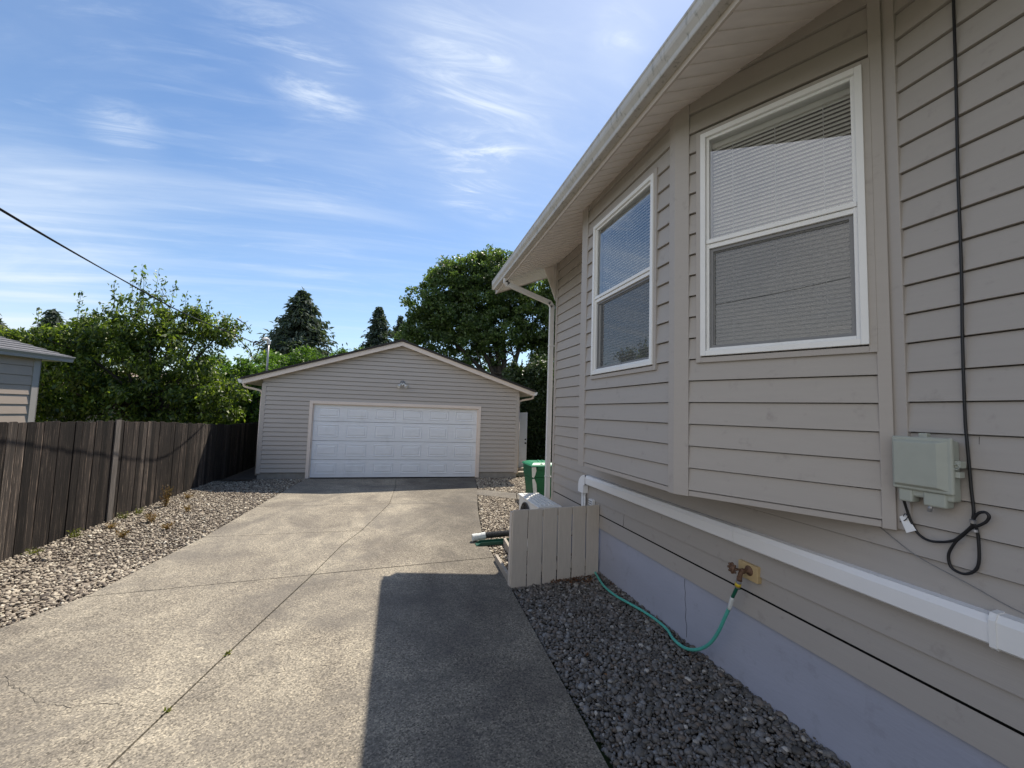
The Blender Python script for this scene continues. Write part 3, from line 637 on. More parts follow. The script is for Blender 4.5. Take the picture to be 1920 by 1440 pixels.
s = MB(); s.box(XB - .065, XB - .025, 1.280, 1.315, 1.83, 1.862); s.tube([(XB - .07, 1.30, 1.845), (XB - .075, 1.285, 1.85), (XB - .075, 1.277, 1.838), (XB - .07, 1.288, 1.825), (XB - .07, 1.302, 1.825)], .004, 6); s.box(XB - .065, XB - .03, 1.284, 1.312, 1.785, 1.812); obj('latch', s, M_BOX, ub, bevel=.004)
s = MB(); s.tube([(XB - .05, 1.40, 1.645), (XB - .055, 1.405, 1.622), (XB - .05, 1.41, 1.605)], .009, 8); obj('cable_gland', s, M_GREY, ub)
def smooth_path(pts, n=6):
    P = [V3(p) for p in pts]; o = []
    for i in range(len(P) - 1):
        p0, p1, p2, p3 = P[max(i - 1, 0)], P[i], P[i + 1], P[min(i + 2, len(P) - 1)]
        for k in range(n):
            t = k / n; o.append(.5 * ((2 * p1) + (-p0 + p2) * t + (2 * p0 - 5 * p1 + 4 * p2 - p3) * t * t + (-p0 + 3 * p1 - 3 * p2 + p3) * t ** 3))
    return o + [P[-1]]
s = MB()
main = [(2.585, 1.25, 4.56), (2.585, 1.26, 4.152), (2.583, 1.261, 3.983), (2.585, 1.266, 3.65), (2.583, 1.272, 3.242), (2.585, 1.276, 2.792), (2.583, 1.283, 2.429), (2.585, 1.287, 2.074), (2.585, 1.284, 1.954), (2.585, 1.28, 1.836), (2.585, 1.276, 1.72), (2.582, 1.27, 1.636),
        (2.575, 1.273, 1.585), (2.57, 1.262, 1.612), (2.568, 1.245, 1.636), (2.568, 1.224, 1.643), (2.568, 1.213, 1.628), (2.57, 1.224, 1.602), (2.572, 1.25, 1.578), (2.575, 1.279, 1.557), (2.575, 1.31, 1.514), (2.576, 1.336, 1.479),
        (2.578, 1.362, 1.423), (2.58, 1.366, 1.382), (2.58, 1.355, 1.352), (2.58, 1.325, 1.340), (2.58, 1.295, 1.349), (2.58, 1.27, 1.377), (2.58, 1.259, 1.419), (2.58, 1.257, 1.487), (2.58, 1.259, 1.539), (2.57, 1.262, 1.577), (2.565, 1.275, 1.58)]
s.tube(smooth_path(main), .0062, 8)
s.tube(smooth_path([(2.565, 1.262, 1.59), (2.57, 1.275, 1.566), (2.573, 1.312, 1.517), (2.575, 1.343, 1.484), (2.578, 1.388, 1.463), (2.578, 1.441, 1.455), (2.576, 1.482, 1.478), (2.572, 1.506, 1.529), (2.56, 1.518, 1.594), (2.53, 1.515, 1.66)]), .0062, 8)
cb = solo('cable', s, M_BLACK, 'black cable hanging down the siding and looped below the utility box', 'cable', smooth=True)
s = MB(); s.tube([(2.568, 1.268, 1.585), (2.566, 1.266, 1.600)], .012, 8); obj('cable_tie', s, M_GREY, cb)
s = MB(); s.tube([(2.572, 1.262, 1.545), (2.572, 1.264, 1.556)], .010, 8); obj('cable_tie', s, M_GREY, cb)
s = MB(); s.tube(smooth_path([(2.59, 1.672, 1.467), (2.585, 1.58, 1.41), (2.585, 1.484, 1.357), (2.585, 1.294, 1.298), (2.58, 1.136, 1.25), (2.58, .9, 1.215)]), .0022, 6)
solo('thin_wire', s, M_SCRF, 'thin grey wire slanting across the siding above the white duct', 'wire', smooth=True)
s = MB(); tg = [V3((2.568, 1.555, 1.543)), V3((2.572, 1.529, 1.56)), V3((2.565, 1.482, 1.492)), V3((2.558, 1.52, 1.47))]
k = len(s.v); s.v += [tuple(p) for p in tg] + [tuple(p + V3((.0012, 0, 0))) for p in tg]; s.f += [(k, k + 1, k + 2, k + 3), (k + 7, k + 6, k + 5, k + 4), (k, k + 4, k + 5, k + 1), (k + 1, k + 5, k + 6, k + 2), (k + 2, k + 6, k + 7, k + 3), (k + 3, k + 7, k + 4, k)]
tagp = solo('cable_tag', s, M_WHITE, 'white paper tag tied to the cable under the utility box', 'tag')
s = MB(); s.tube(smooth_path([(2.565, 1.535, 1.55), (2.56, 1.525, 1.565), (2.56, 1.512, 1.555), (2.565, 1.53, 1.53), (2.58, 1.56, 1.515)]), .002, 5); obj('wire_tie', s, M_BLACK, tagp)

duct = thing('line_set_cover', 'long white plastic duct cover running along the siding under the bay', 'duct cover', (D, 3, 1.1))
def ductprof(x, z0, z1): return [(x, 0, z0), (x - .055, 0, z0), (x - .066, 0, z0 + .010), (x - .068, 0, z1 - .035), (x - .060, 0, z1 - .02), (x - .052, 0, z1 - .004), (x, 0, z1)]
DX = D - .0155
for nm_, ya, yb, dz in (('cover_section', 1.213, 2.62, .004), ('cover_section', 2.623, 5.17, 0.0)):
    s = MB(); s.sweep(ductprof(DX, 1.082 - dz * .3, 1.205 + dz), (0, ya, 0), (0, yb, 0)); obj(nm_, s, M_CONDUIT, duct)
s = MB(); s.sweep(ductprof(DX + .0, 1.072, 1.222), (0, .55, 0), (0, 1.212, 0)); s.sweep([(a - .004, 0, z + (.004 if z > 1.15 else -.004)) for a, _, z in ductprof(DX, 1.072, 1.222)], (0, 1.188, 0), (0, 1.212, 0)); obj('coupling', s, M_WHITE, duct)
s = MB()
cy_, cz_ = 5.17, 1.04      # quarter-turn elbow
ri, ro, n_ = .035, .165, 10
for q in range(n_):
    a0, a1 = R(90) * q / n_, R(90) * (q + 1) / n_
    def pp(r_, a_, x_): return V3((x_, cy_ + r_ * math.sin(a_) * 1.25, cz_ + r_ * math.cos(a_)))
    for x_ in (DX - .072,):
        s.quad(pp(ri, a0, x_), pp(ri, a1, x_), pp(ro, a1, x_), pp(ro, a0, x_))
    s.quad(pp(ro, a0, DX), pp(ro, a0, DX - .072), pp(ro, a1, DX - .072), pp(ro, a1, DX)); s.quad(pp(ri, a0, DX), pp(ri, a1, DX), pp(ri, a1, DX - .072), pp(ri, a0, DX - .072))
s.box(DX - .072, DX, cy_ + ri * 1.25, cy_ + ro * 1.25, .955, cz_)
obj('elbow', s, M_CONDUIT, duct)
s = MB(); s.tube([(2.56, 5.30, .96), (2.56, 5.30, .35)], .017, 8); s.tube([(2.565, 5.25, .96), (2.56, 5.23, .7), (2.4, 5.35, .35)], .015, 8); obj('refrigerant_line', s, M_WHITE, duct, smooth=True)
s = MB(); s.tube([(2.575, 5.275, .96), (2.57, 5.27, .5), (2.3, 5.3, .3)], .008, 6); obj('control_wire', s, M_BLACK, duct, smooth=True)
s = MB(); s.obox((D - .055, 5.0, .76), (.045, 0, 0), (0, .115, 0), (0, 0, .145)); dis = solo('vent_box', s, M_WHITE, 'small white louvred box on the siding behind the board screen', 'vent box', bevel=.005)
s = MB()
for q in range(4): s.obox((D - .060, 5.01, .79 + q * .028), (.006, 0, 0), (0, .095, 0), (0, 0, .012))
obj('louvre', s, M_GREY, dis)

hb = thing('hose_bib', 'rusty brass outdoor tap on a tan mounting block', 'outdoor tap', (2.55, 2.52, .9))
s = MB(); s.obox((D - .042, 2.44, .845), (.04, 0, 0), (0, .175, 0), (0, 0, .118)); obj('mounting_block', s, M_BLOCK, hb, bevel=.006)
s = MB(); s.lathe((D - .040, 2.515, .915), (-1, 0, 0), [(0, .036), (.004, .036), (.008, .03), (.009, .016), (.05, .015), (.055, .02), (.075, .02), (.08, .012)]); s.tube(smooth_path([(D - .10, 2.515, .915), (D - .115, 2.518, .90), (D - .12, 2.522, .865)]), .016, 10); s.lathe((D - .12, 2.523, .875), (0, .08, -1), [(0, .018), (.03, .019)]); obj('tap_body', s, M_BRASS, hb, smooth=True)
s = MB(); pr_ = [(0, .006), (.002, .03), (.010, .034), (.016, .03), (.017, .010), (.022, .008)]
s.lathe((D - .155, 2.545, .93), (-.9, .25, .12), pr_, 16)
for q in range(8):
    a_ = q * math.pi / 4; s.lathe((D - .163, 2.545 + .032 * math.cos(a_), .931 + .032 * math.sin(a_)), (-.9, .25, .12), [(-.006, .009), (.008, .009)], 8)
s.tube([(D - .10, 2.52, .918), (D - .155, 2.545, .93)], .008, 8); obj('handwheel', s, M_BRASS, hb, smooth=True)
hose = thing('garden_hose', 'teal garden hose hanging from the tap and trailing along the foundation', 'garden hose', (2.5, 2.6, 0))
HX = D - .12
s = MB(); s.tube(smooth_path([(HX, 2.526, .845), (HX, 2.545, .79)]), .019, 10); obj('connector', s, M_SCRF, hose, smooth=True)
s = MB(); s.tube([(HX, 2.533, .825), (HX, 2.541, .80)], .0205, 12); obj('yellow_ring', s, M_YEL, hose, smooth=True)
s = MB(); s.tube(smooth_path([(HX, 2.545, .79), (HX, 2.567, .745), (HX, 2.59, .70)]), .0125, 10); s.tube([(HX + .012, 2.55, .785), (HX + .02, 2.53, .78), (HX + .005, 2.56, .77)], .004, 6); obj('hose_end', s, M_HOSED, hose, smooth=True)
s = MB(); s.tube(smooth_path([(HX, 2.59, .70), (HX, 2.622, .60)]), .0145, 10); obj('sleeve', s, M_SCUFF, hose, smooth=True)
s = MB(); s.tube(smooth_path([(HX, 2.612, .63), (HX, 2.673, .50), (HX + .005, 2.735, .38), (HX + .01, 2.82, .255), (HX + .01, 2.92, .155), (HX, 3.033, .085), (HX, 3.15, .05), (2.50, 3.28, .045), (2.54, 3.42, .05), (2.555, 3.60, .045), (2.54, 3.80, .04), (2.50, 4.0, .035), (2.46, 4.2, .03), (2.45, 4.43, .03), (2.49, 4.65, .03), (2.545, 4.87, .03), (2.57, 5.1, .03)], 8), .0130, 10)
obj('hose_tube', s, M_HOSE, hose, smooth=True)

# ------------------------------------------------------------------ air conditioner, board screen, pipes, bin
ac = thing('air_conditioner', 'white outdoor heat pump unit behind the board screen', 'air conditioner', (2.03, 5.65, 0))
s = MB(); s.box(1.88, 2.18, 5.20, 6.08, .14, .775); obj('cabinet', s, M_ACB, ac, bevel=.012, bseg=3)
s = MB(); s.box(1.862, 2.20, 5.165, 6.10, .775, .80); lid = obj('lid', s, M_ACB, ac, bevel=.012, bseg=3)
s = MB()
for k in range(4): x = 1.92 + k * .062; s.box(x, x + .036, 5.24, 6.02, .80, .813)
s.box(1.91, 2.16, 5.205, 5.222, .80, .8055)
obj('rib', s, M_ACB, lid, bevel=.002)
s = MB()
for q in range(1, 12): r_ = .235 * q / 11; s.tube([(1.872, 5.72 + r_ * math.cos(a_), .49 + r_ * math.sin(a_)) for a_ in np.linspace(0, 2 * math.pi, 33)], .0028, 5, cap=False)
for q in range(12): a_ = q * math.pi / 6; s.tube([(1.870, 5.72 + .03 * math.cos(a_), .49 + .03 * math.sin(a_)), (1.870, 5.72 + .24 * math.cos(a_), .49 + .24 * math.sin(a_))], .003, 5)
s.tube([(1.868, 5.72 + .245 * math.cos(a_), .49 + .245 * math.sin(a_)) for a_ in np.linspace(0, 2 * math.pi, 41)], .009, 6, cap=False)
obj('fan_grille', s, M_ACG, ac)
s = MB(); s.lathe((1.881, 5.72, .49), (-1, 0, 0), [(0, .235), (.0015, .235)], 36); obj('fan_opening', s, M_FELT, ac)
s = MB()
s.box(1.86, 2.2, 5.32, 5.38, -.02, .14); obj('foot', s, M_ACB, ac)
s = MB(); s.box(1.86, 2.2, 5.9, 5.96, -.02, .14); obj('foot', s, M_ACB, ac)
scn = thing('board_screen', 'taupe painted screen of six upright boards hiding the air conditioner', 'board screen', (2.0, 4.8, 0))
q0 = V3((1.387, 4.724, 0)); q1 = V3((2.60, 4.874, 0)); qd = (q1 - q0).normalized(); qn = V3((-qd.y, qd.x, 0)); Lq = (q1 - q0).length; wq = Lq / 6
for k in range(6):
    s = MB(); gp = .010 if k else .004; tp = .872 + random.uniform(-.004, .004); a = q0 + qd * (k * wq + gp); tilt = random.uniform(-.004, .004)
    s.obox(a + V3((0, 0, -.04)), qd * (wq - 2 * gp + random.uniform(-.003, .003)), qn * .018, V3((tilt, 0, tp + .04))); obj('board', s, M_SCREEN, scn, bevel=.003)
s = MB()
for z in (.775, .12): s.obox(q0 + qd * .03 + qn * .0185 + V3((0, 0, z)), qd * (Lq - .05), qn * .038, (0, 0, .085))
obj('rail', s, M_SCREEN, scn)
s = MB(); s.obox(q0 + qd * -.004 + qn * .019 + V3((0, 0, -.05)), qd * .035, qn * .06, (0, 0, .90)); obj('post', s, M_SCREEN, scn)
s = MB(); s.obox((1.385, 4.76, .0), (.038, 0, 0), (.02, .83, 0), (0, 0, .085)); solo('edging_board', s, M_LUM, 'taupe wooden edging board on the gravel behind the board screen, beside the driveway', 'board', bevel=.003)
s = MB(); s.obox((1.62, 5.3, .0), (.04, 0, 0), (.07, .92, 0), (0, 0, .10)); solo('timber_offcut', s, M_LUM, 'short pale timber lying on the gravel next to the green trough', 'timber', bevel=.003)
s = MB(); pts_ = []; rr_ = []
for k in range(90):
    t = k / 89; pts_.append((1.44 + 1.1 * t, 6.45 + .07 * t, .085 + .03 * t)); rr_.append(.050 if k % 2 else .041)
s.tube(pts_, .05, 16, rr=rr_); dp = thing('drain_pipe', 'black corrugated drain pipe with a white end lying toward the driveway', 'drain pipe', (1.3, 6.45, .05)); obj('corrugated_hose', s, M_PIPE, dp)
s = MB(); s.lathe((1.455, 6.455, .083), (-1, -.02, -.12), [(0, .054), (.06, .054), (.062, .050), (.12, .050), (.121, .055), (.205, .056), (.207, .048), (.15, .047)], 20); obj('coupling', s, M_SCUFF, dp, smooth=False)
s = MB(); s.box(1.215, 1.23, 6.40, 6.5, .02, .06) if False else None
s = MB(); k = len(s.v)
pf = [(1.27, .002), (1.35, .050), (1.82, .058), (1.82, .012)]
for yy, dd in ((6.22, 0), (6.228, 0), (6.34, 0), (6.348, 0)): pass
for ya in (6.22, 6.345):
    k = len(s.v); s.v += [(x, ya, z) for x, z in pf] + [(x, ya + .007, z) for x, z in pf]
    s.f += [(k, k + 3, k + 2, k + 1), (k + 4, k + 5, k + 6, k + 7)] + [(k + q, k + (q + 1) % 4, k + 4 + (q + 1) % 4, k + 4 + q) for q in range(4)]
s.obox((1.275, 6.227, .004), (.545, 0, .008), (0, .118, 0), (0, 0, .006))
solo('splash_trough', s, M_GRN, 'dark green plastic splash trough beside the black corrugated pipe', 'trough')

bn = thing('trash_bin', 'green wheeled trash bin with scuffed white side behind the downspout', 'trash bin', (3.2, 9.3, 0), 0)
def tap(mb, x0, x1, y0, y1, z0, a0, a1, b0, b1, z1):
    k = len(mb.v); mb.v += [(x0, y0, z0), (x1, y0, z0), (x1, y1, z0), (x0, y1, z0), (a0, b0, z1), (a1, b0, z1), (a1, b1, z1), (a0, b1, z1)]
    mb.f += [(k, k + 3, k + 2, k + 1), (k + 4, k + 5, k + 6, k + 7), (k, k + 1, k + 5, k + 4), (k + 1, k + 2, k + 6, k + 5), (k + 2, k + 3, k + 7, k + 6), (k + 3, k, k + 4, k + 7)]
s = MB(); tap(s, 2.98, 3.42, 9.08, 9.55, .05, 2.93, 3.47, 9.02, 9.62, .60); tap(s, 2.915, 3.485, 9.0, 9.63, .60, 2.90, 3.50, 8.98, 9.65, .86); obj('body', s, M_BIN, bn, bevel=.02, bseg=3)
s = MB(); tap(s, 2.87, 3.53, 8.93, 9.68, .86, 2.90, 3.50, 8.97, 9.66, .90); tap(s, 2.91, 3.49, 8.99, 9.64, .90, 2.98, 3.42, 9.06, 9.58, .93); s.obox((3.12, 8.985, .902), (.05, 0, 0), (.08, .5, .03), (0, 0, .02)); s.obox((3.22, 8.985, .902), (.04, 0, 0), (.08, .5, .03), (0, 0, .02)); obj('lid', s, M_BINL, bn, bevel=.012)
s = MB(); s.box(3.04, 3.19, 8.93, 8.99, .79, .86); obj('handle', s, M_BIN, bn, bevel=.01)
for x in (3.0, 3.36):
    s = MB(); s.lathe((x, 9.6, .11), (1, 0, 0), [(0, .1), (.01, .11), (.04, .11), (.05, .1)]); obj('wheel', s, M_BLACK, bn)
s = MB()
def fanp(mb, pts, y):
    k = len(mb.v); n = len(pts); mb.v += [(x, y, z) for x, z in pts] + [(x, y + .003, z) for x, z in pts]; mb.f += [tuple(k + q for q in range(n)), tuple(k + n + q for q in range(n - 1, -1, -1))] + [(k + q, k + n + q, k + n + (q + 1) % n, k + (q + 1) % n) for q in range(n)]
fanp(s, [(2.903, .84), (2.915, .62), (2.955, .60), (2.99, .66), (3.015, .76), (3.00, .845)], 8.972); obj('scuff', s, M_SCUFF, bn)
s = MB(); fanp(s, [(2.935, .57), (2.962, .3), (2.98, .10), (3.03, .10), (3.055, .3), (3.04, .45), (2.99, .575)], 9.014); obj('scuff', s, M_SCUFF, bn)

bn.location.x += .15; bn.location.z -= .045
# ------------------------------------------------------------------ garage (local frame: x along the face, y inward)
gang = math.atan2(-.155, 4.824)
gar = thing('garage', 'detached taupe garage with low gable roof and white two-car door at the driveway end', 'garage', (-2.257, 12.784, 0), gang)
G0, G1 = -1.31, 6.04; GZ = .155; sl_ = .322; GA = 2.365
def gt(z): return max(0, 0)
zt_l = lambda z: max(G0, GA - (3.98 - z) / sl_); zt_r = lambda z: min(G1, GA + (3.98 - z) / sl_)
s = MB(); siding(s, (0, 0, 0), (1, 0, 0), (0, -1, 0), G0, G1, GZ, 3.98, .1247, cuts=[(-.085, 4.83, 0, 2.185)], tl=zt_l, tr=zt_r, thick=.020, g=.013)
siding(s, (G0, 0, 0), (0, 1, 0), (-1, 0, 0), 0, 7, GZ, 2.75, .1247, thick=.013); siding(s, (G1, 0, 0), (0, 1, 0), (1, 0, 0), 0, 7, GZ, 2.75, .1247, thick=.013)
k = len(s.v); s.v += [(G0, 7, 0), (G1, 7, 0), (G1, 7, 2.75), (GA, 7, 3.95), (G0, 7, 2.75)]; s.f.append((k, k + 1, k + 2, k + 3, k + 4)); obj('wall', s, M_GSID, gar)
s = MB(); s.box(G0 + .01, -.086, .01, .2, -.1, GZ + .01); s.box(4.832, G1 - .01, .01, .2, -.1, GZ + .01); s.box(G0 + .01, G0 + .2, .2, 7, -.1, GZ + .01); s.box(G1 - .2, G1 - .01, .2, 7, -.1, GZ + .01); s.box(G0 + .02, G1 - .02, .02, 6.9, -.08, -.03); obj('foundation', s, M_CONCB, gar)
s = MB(); s.box(G0 - .018, G0 + .09, -.022, .0, GZ - .02, 2.62); s.box(G0 - .018, G0, 0.0, .09, GZ - .02, 2.62); obj('corner_board', s, M_GSID, gar, bevel=.003)
s = MB(); s.box(G1 - .09, G1 + .018, -.022, 0, GZ - .02, 2.62); s.box(G1, G1 + .018, 0.0, .09, GZ - .02, 2.62); obj('corner_board', s, M_GSID, gar, bevel=.003)
s = MB(); s.box(-.085, .0, -.035, .10, 0, 2.185); s.box(4.745, 4.83, -.035, .10, 0, 2.185); s.box(0, 4.745, -.035, .10, 2.10, 2.185); s.box(.0, .025, .02, .10, 0, 2.10); s.box(4.72, 4.745, .02, .10, 0, 2.10); s.box(.025, 4.72, .02, .10, 2.075, 2.10); obj('door_frame', s, M_GTRIM, gar, bevel=.004)
gd = MB(); secs = [(.012, .512), (.521, 1.050), (1.059, 1.603), (1.612, 2.09)]; nc = 6; W_ = 4.70
for z0, z1 in secs:
    gd.box(.022, 4.723, .060, .10, z0, z1)
door = obj('garage_door', gd, M_GDOOR, gar, bevel=.003)
for z0, z1 in secs:
    for c in range(nc):
        cx0 = .022 + W_ * c / nc + .10; cx1 = .022 + W_ * (c + 1) / nc - .10; za, zb = z0 + .095, z1 - .085
        pm = MB(); y0 = .060; k = len(pm.v)
        rings = [(0, 0), (.016, -.013), (.03, -.001), (.055, -.001), (.075, -.012)]
        for ins, dy in rings: pm.v += [(cx0 + ins, y0 + dy, za + ins), (cx1 - ins, y0 + dy, za + ins), (cx1 - ins, y0 + dy, zb - ins), (cx0 + ins, y0 + dy, zb - ins)]
        for q in range(len(rings) - 1):
            for e_ in range(4): pm.f.append((k + q * 4 + e_, k + q * 4 + (e_ + 1) % 4, k + q * 4 + 4 + (e_ + 1) % 4, k + q * 4 + 4 + e_))
        pm.f.append(tuple(k + (len(rings) - 1) * 4 + e_ for e_ in range(4)))
        obj('raised_panel', pm, M_GDOOR, door)
s = MB(); s.box(.022, 4.723, .05, .10, 0, .014); obj('bottom_seal', s, M_BLACK, door)
# roof
OH = .2; EL, ER = -1.77, 6.50; ZA = 4.03
def rz_(x): return ZA - sl_ * abs(x - GA)
s = MB()
for xa, xb in ((EL - .03, GA), (GA, ER + .03)):
    za, zb = rz_(xa), rz_(xb); s.sweep([(0, 0, 0), (0, 0, .055), (xb - xa, 0, .055 + zb - za), (xb - xa, 0, zb - za)], (xa, -OH - .045, za), (xa, 7.25, za))
s.sweep([(-.12, 0, .0), (0, 0, .055), (.12, 0, .0)], (GA, -OH - .035, ZA + .02), (GA, 7.26, ZA + .02)); obj('roof', s, M_SHIN, gar)
s = MB()
for xa, xb in ((EL, GA), (GA, ER)):
    za, zb = rz_(xa) - .135, rz_(xb) - .135; s.sweep([(0, 0, 0), (0, 0, .132), (xb - xa, 0, .132 + zb - za), (xb - xa, 0, zb - za)], (xa, -OH, za), (xa, -OH + .022, za))
obj('fascia', s, M_GTRIM, gar, bevel=.003)
s = MB()
for xa, xb in ((EL, GA), (GA, ER)):
    za, zb = rz_(xa) - .11, rz_(xb) - .11; s.sweep([(0, 0, 0), (0, 0, .012), (xb - xa, 0, .012 + zb - za), (xb - xa, 0, zb - za)], (xa, -OH + .022, za), (xa, .0, za))
for xa, xb in ((EL + .02, G0), (G1, ER - .02)):
    za, zb = rz_(xa) - .12, rz_(xb) - .12; s.sweep([(0, 0, 0), (0, 0, .012), (xb - xa, 0, .012 + zb - za), (xb - xa, 0, zb - za)], (xa, 0, za), (xa, 7.2, za))
obj('soffit', s, M_GTRIM, gar)
for xe, sg in ((EL, -1), (ER, 1)):
    s = MB(); z = rz_(xe) - .105; pf = [(0, 0, 0), (sg * .06, 0, 0), (sg * .085, 0, .05), (sg * .10, 0, .09), (sg * .10, 0, .105), (0, 0, .105)]
    s.sweep(pf if sg > 0 else pf[::-1], (xe, -OH - .01, z), (xe, 7.2, z)); gg = obj('gutter', s, M_WHITE, gar)
    wx = G0 - .045 if sg < 0 else G1 + .045
    s = MB(); s.tube(smooth_path([(xe + sg * .05, .12, z), (xe + sg * .045, .12, z - .06), (xe + sg * -.02, .12, z - .10), (wx + sg * .08, .12, z - .17), (wx, .12, z - .24), (wx, .12, z - .5)], 5), .034, 8); s.tube([(wx, .12, z - .45), (wx, .12, .08)], .034, 8); obj('downspout', s, M_GTRIM, gar, smooth=True)
# open side door
s = MB(); s.box(6.04, 6.74, 1.36, 1.40, .13, 2.04); sd = obj('side_door', s, M_GDOOR, gar, bevel=.003)
s = MB()
for z0, z1 in ((.33, .85), (1.0, 1.55), (1.68, 1.92)):
    for x0, x1 in ((6.12, 6.33), (6.42, 6.62)): s.box(x0, x1, 1.352, 1.36, z0, z1)
obj('raised_panel', s, M_GDOOR, sd, bevel=.004)
s = MB(); s.lathe((6.685, 1.36, .97), (0, -1, 0), [(0, .028), (.01, .028), (.012, .012), (.03, .012), (.04, .026), (.06, .026), (.065, .01)]); obj('knob', s, M_BLACK, sd)
s = MB(); s.lathe((6.685, 1.36, 1.10), (0, -1, 0), [(0, .026), (.015, .026), (.017, .02)]); obj('deadbolt', s, M_BLACK, sd)
stp = thing('wooden_steps', 'two low wooden steps beside the garage right corner', 'steps', (4.1, 13.2, 0))
for k in range(2):
    s = MB(); s.box(3.86, 4.55, 13.15 + k * .32, 13.45 + k * .32, .03 + k * .09, .07 + k * .09); obj('tread', s, M_LUM, stp, bevel=.004)
    s = MB(); s.box(3.88, 4.53, 13.17 + k * .32, 13.19 + k * .32, -.06, .03 + k * .09); obj('riser', s, M_CONCB, stp)

fl = thing('flood_light', 'twin-headed security light on the garage gable above the door', 'flood light', (.163, 12.69, 2.8))
gy = 12.785 - .032 * (.163 + 2.257) - .018
s = MB(); s.lathe((.163, gy, 2.80), (0, -1, 0), [(0, .075), (.012, .078), (.03, .06), (.045, .03)]); obj('base_plate', s, M_SCRF, fl, smooth=False)
for sx in (-1, 1):
    s = MB(); s.tube([(.163 + sx * .02, gy - .04, 2.79), (.163 + sx * .06, gy - .07, 2.76), (.163 + sx * .085, gy - .09, 2.73)], .017, 8); o_ = obj('lamp_arm', s, M_ACB, fl, smooth=True)
    s = MB(); s.lathe((.163 + sx * .075, gy - .08, 2.745), (sx * .45, -.6, -.66), [(0, .02), (.03, .032), (.09, .055), (.10, .055), (.085, .045)], 16); obj('lamp_head', s, M_WHITE, fl, smooth=True)
s = MB(); s.lathe((.163, gy - .04, 2.77), (0, -.7, -.7), [(0, .02), (.03, .032), (.06, .025), (.07, .01)], 14); obj('motion_sensor', s, M_ACB, fl, smooth=True)
mst = thing('service_mast', 'grey metal electrical mast with weatherhead on the garage roof left side', 'service mast', (-3.5, 13.02, 2.85))
s = MB(); s.tube([(-3.55, 13.02, 2.5), (-3.56, 13.02, 3.76)], .027, 12); obj('mast_pipe', s, M_GREY, mst, smooth=True)
s = MB(); s.lathe((-3.555, 13.02, 2.78), (0, 0, 1), [(0, .10), (.01, .06), (.13, .038), (.14, .03)], 14); obj('roof_flashing', s, M_SCRF, mst)
s = MB(); s.tube(smooth_path([(-3.56, 13.02, 3.74), (-3.565, 13.0, 3.83), (-3.60, 12.95, 3.87), (-3.66, 12.88, 3.85)]), .05, 10, rr=None); obj('weatherhead', s, M_ACB, mst, smooth=True)
for k in range(3):
    s = MB(); s.tube(smooth_path([(-3.65, 12.9, 3.83), (-3.72 - .02 * k, 12.75, 3.74 - .03 * k), (-3.83, 12.65, 3.62 + .02 * k), (-3.80, 12.7, 3.72 + .02 * k), (-3.68, 12.6, 3.72)]), .009, 6); obj('drip_loop', s, M_BLACK, mst, smooth=True)
s = MB()
cpts = [(-3.60, 12.85, 3.74), (-3.50, 12.0, 3.60), (-3.43, 11.11, 3.535), (-3.487, 10.12, 3.527), (-3.62, 8.40, 3.565), (-3.68, 7.37, 3.633), (-3.80, 5.1, 3.83), (-3.95, 2.5, 4.2), (-4.2, -1.5, 5.0), (-4.7, -10, 7.2)]
s.tube(smooth_path(cpts, 10), .008, 8); s.tube(smooth_path([(x + .010 * math.sin(i * 2.3), y, z + .009 * math.cos(i * 2.1)) for i, (x, y, z) in enumerate(cpts)], 10), .006, 6)
solo('service_cable', s, M_BLACK, 'black overhead power cable sagging from the garage mast over the fence', 'power cable', smooth=True)

# ------------------------------------------------------------------ fence
fen = thing('wooden_fence', 'weathered grey cedar board fence along the left gravel border', 'fence', (-4.5, 6, 0))
fy = [-9, 0, 6.38, 7.36, 8.40, 9.68, 11.48, 13.06, 15, 19]; fx = [-4.52, -4.52, -4.497, -4.482, -4.461, -4.439, -4.408, -4.38, -4.37, -4.37]; fz = [1.72, 1.72, 1.705, 1.692, 1.675, 1.615, 1.52, 1.44, 1.42, 1.40]
pst = [-8.6, -6.2, -3.8, -1.4, 1.0, 3.4, 5.85, 8.5, 10.9, 13.3, 15.7, 18.1]
cur = MB(); y = -8.6; nextp = 1; first = True
def flush(mb):
    if mb.f: obj('board_panel', mb, M_FENCE, fen)
while y < 18.5:
    bw = random.uniform(.128, .150); x0, x1 = np.interp(y, fy, fx), np.interp(y + bw, fy, fx); zt = np.interp(y, fy, fz) + random.uniform(-.014, .012); th_ = random.uniform(0, .012); far = y > 12.9
    if nextp < len(pst) and y > pst[nextp]: flush(cur); cur = MB(); nextp += 1
    k = len(cur.v); ty_ = random.uniform(-.006, .006)
    prof = [(y, -.02), (y + bw - .008, -.02), (y + bw - .008 + ty_, zt - (.05 if far else .008)), (y + bw - .03 + ty_, zt), (y + .03 + ty_, zt), (y + ty_, zt - (.05 if far else .008))]
    n = len(prof)
    xi = lambda yy: x0 + (x1 - x0) * (yy - y) / bw
    cur.v += [(xi(p[0]) + th_, p[0], p[1]) for p in prof] + [(xi(p[0]) + th_ - .018, p[0], p[1]) for p in prof]
    cur.f += [tuple(k + q for q in range(n)), tuple(k + n + q for q in range(n - 1, -1, -1))] + [(k + q, k + n + q, k + n + (q + 1) % n, k + (q + 1) % n) for q in range(n)]
    y += bw
flush(cur)
for q, yp in enumerate(pst):
    s = MB(); x = np.interp(yp, fy, fx); s.box(x - .11, x - .022, yp - .045, yp + .045, -.1, np.interp(yp, fy, fz) - .03); obj('post', s, M_FENCE, fen)
s = MB(); s.box(-4.462 + .006, -4.462 + .024, 8.37, 8.50, .0, 1.69); obj('cover_board', s, mat('pale weathered board', (.115, .10, .088), rough=.85, var=.6, vscale=5, stretch=(14, 14, .8), bump=.6, bscale=10), fen, label='paler board over the fence joint')
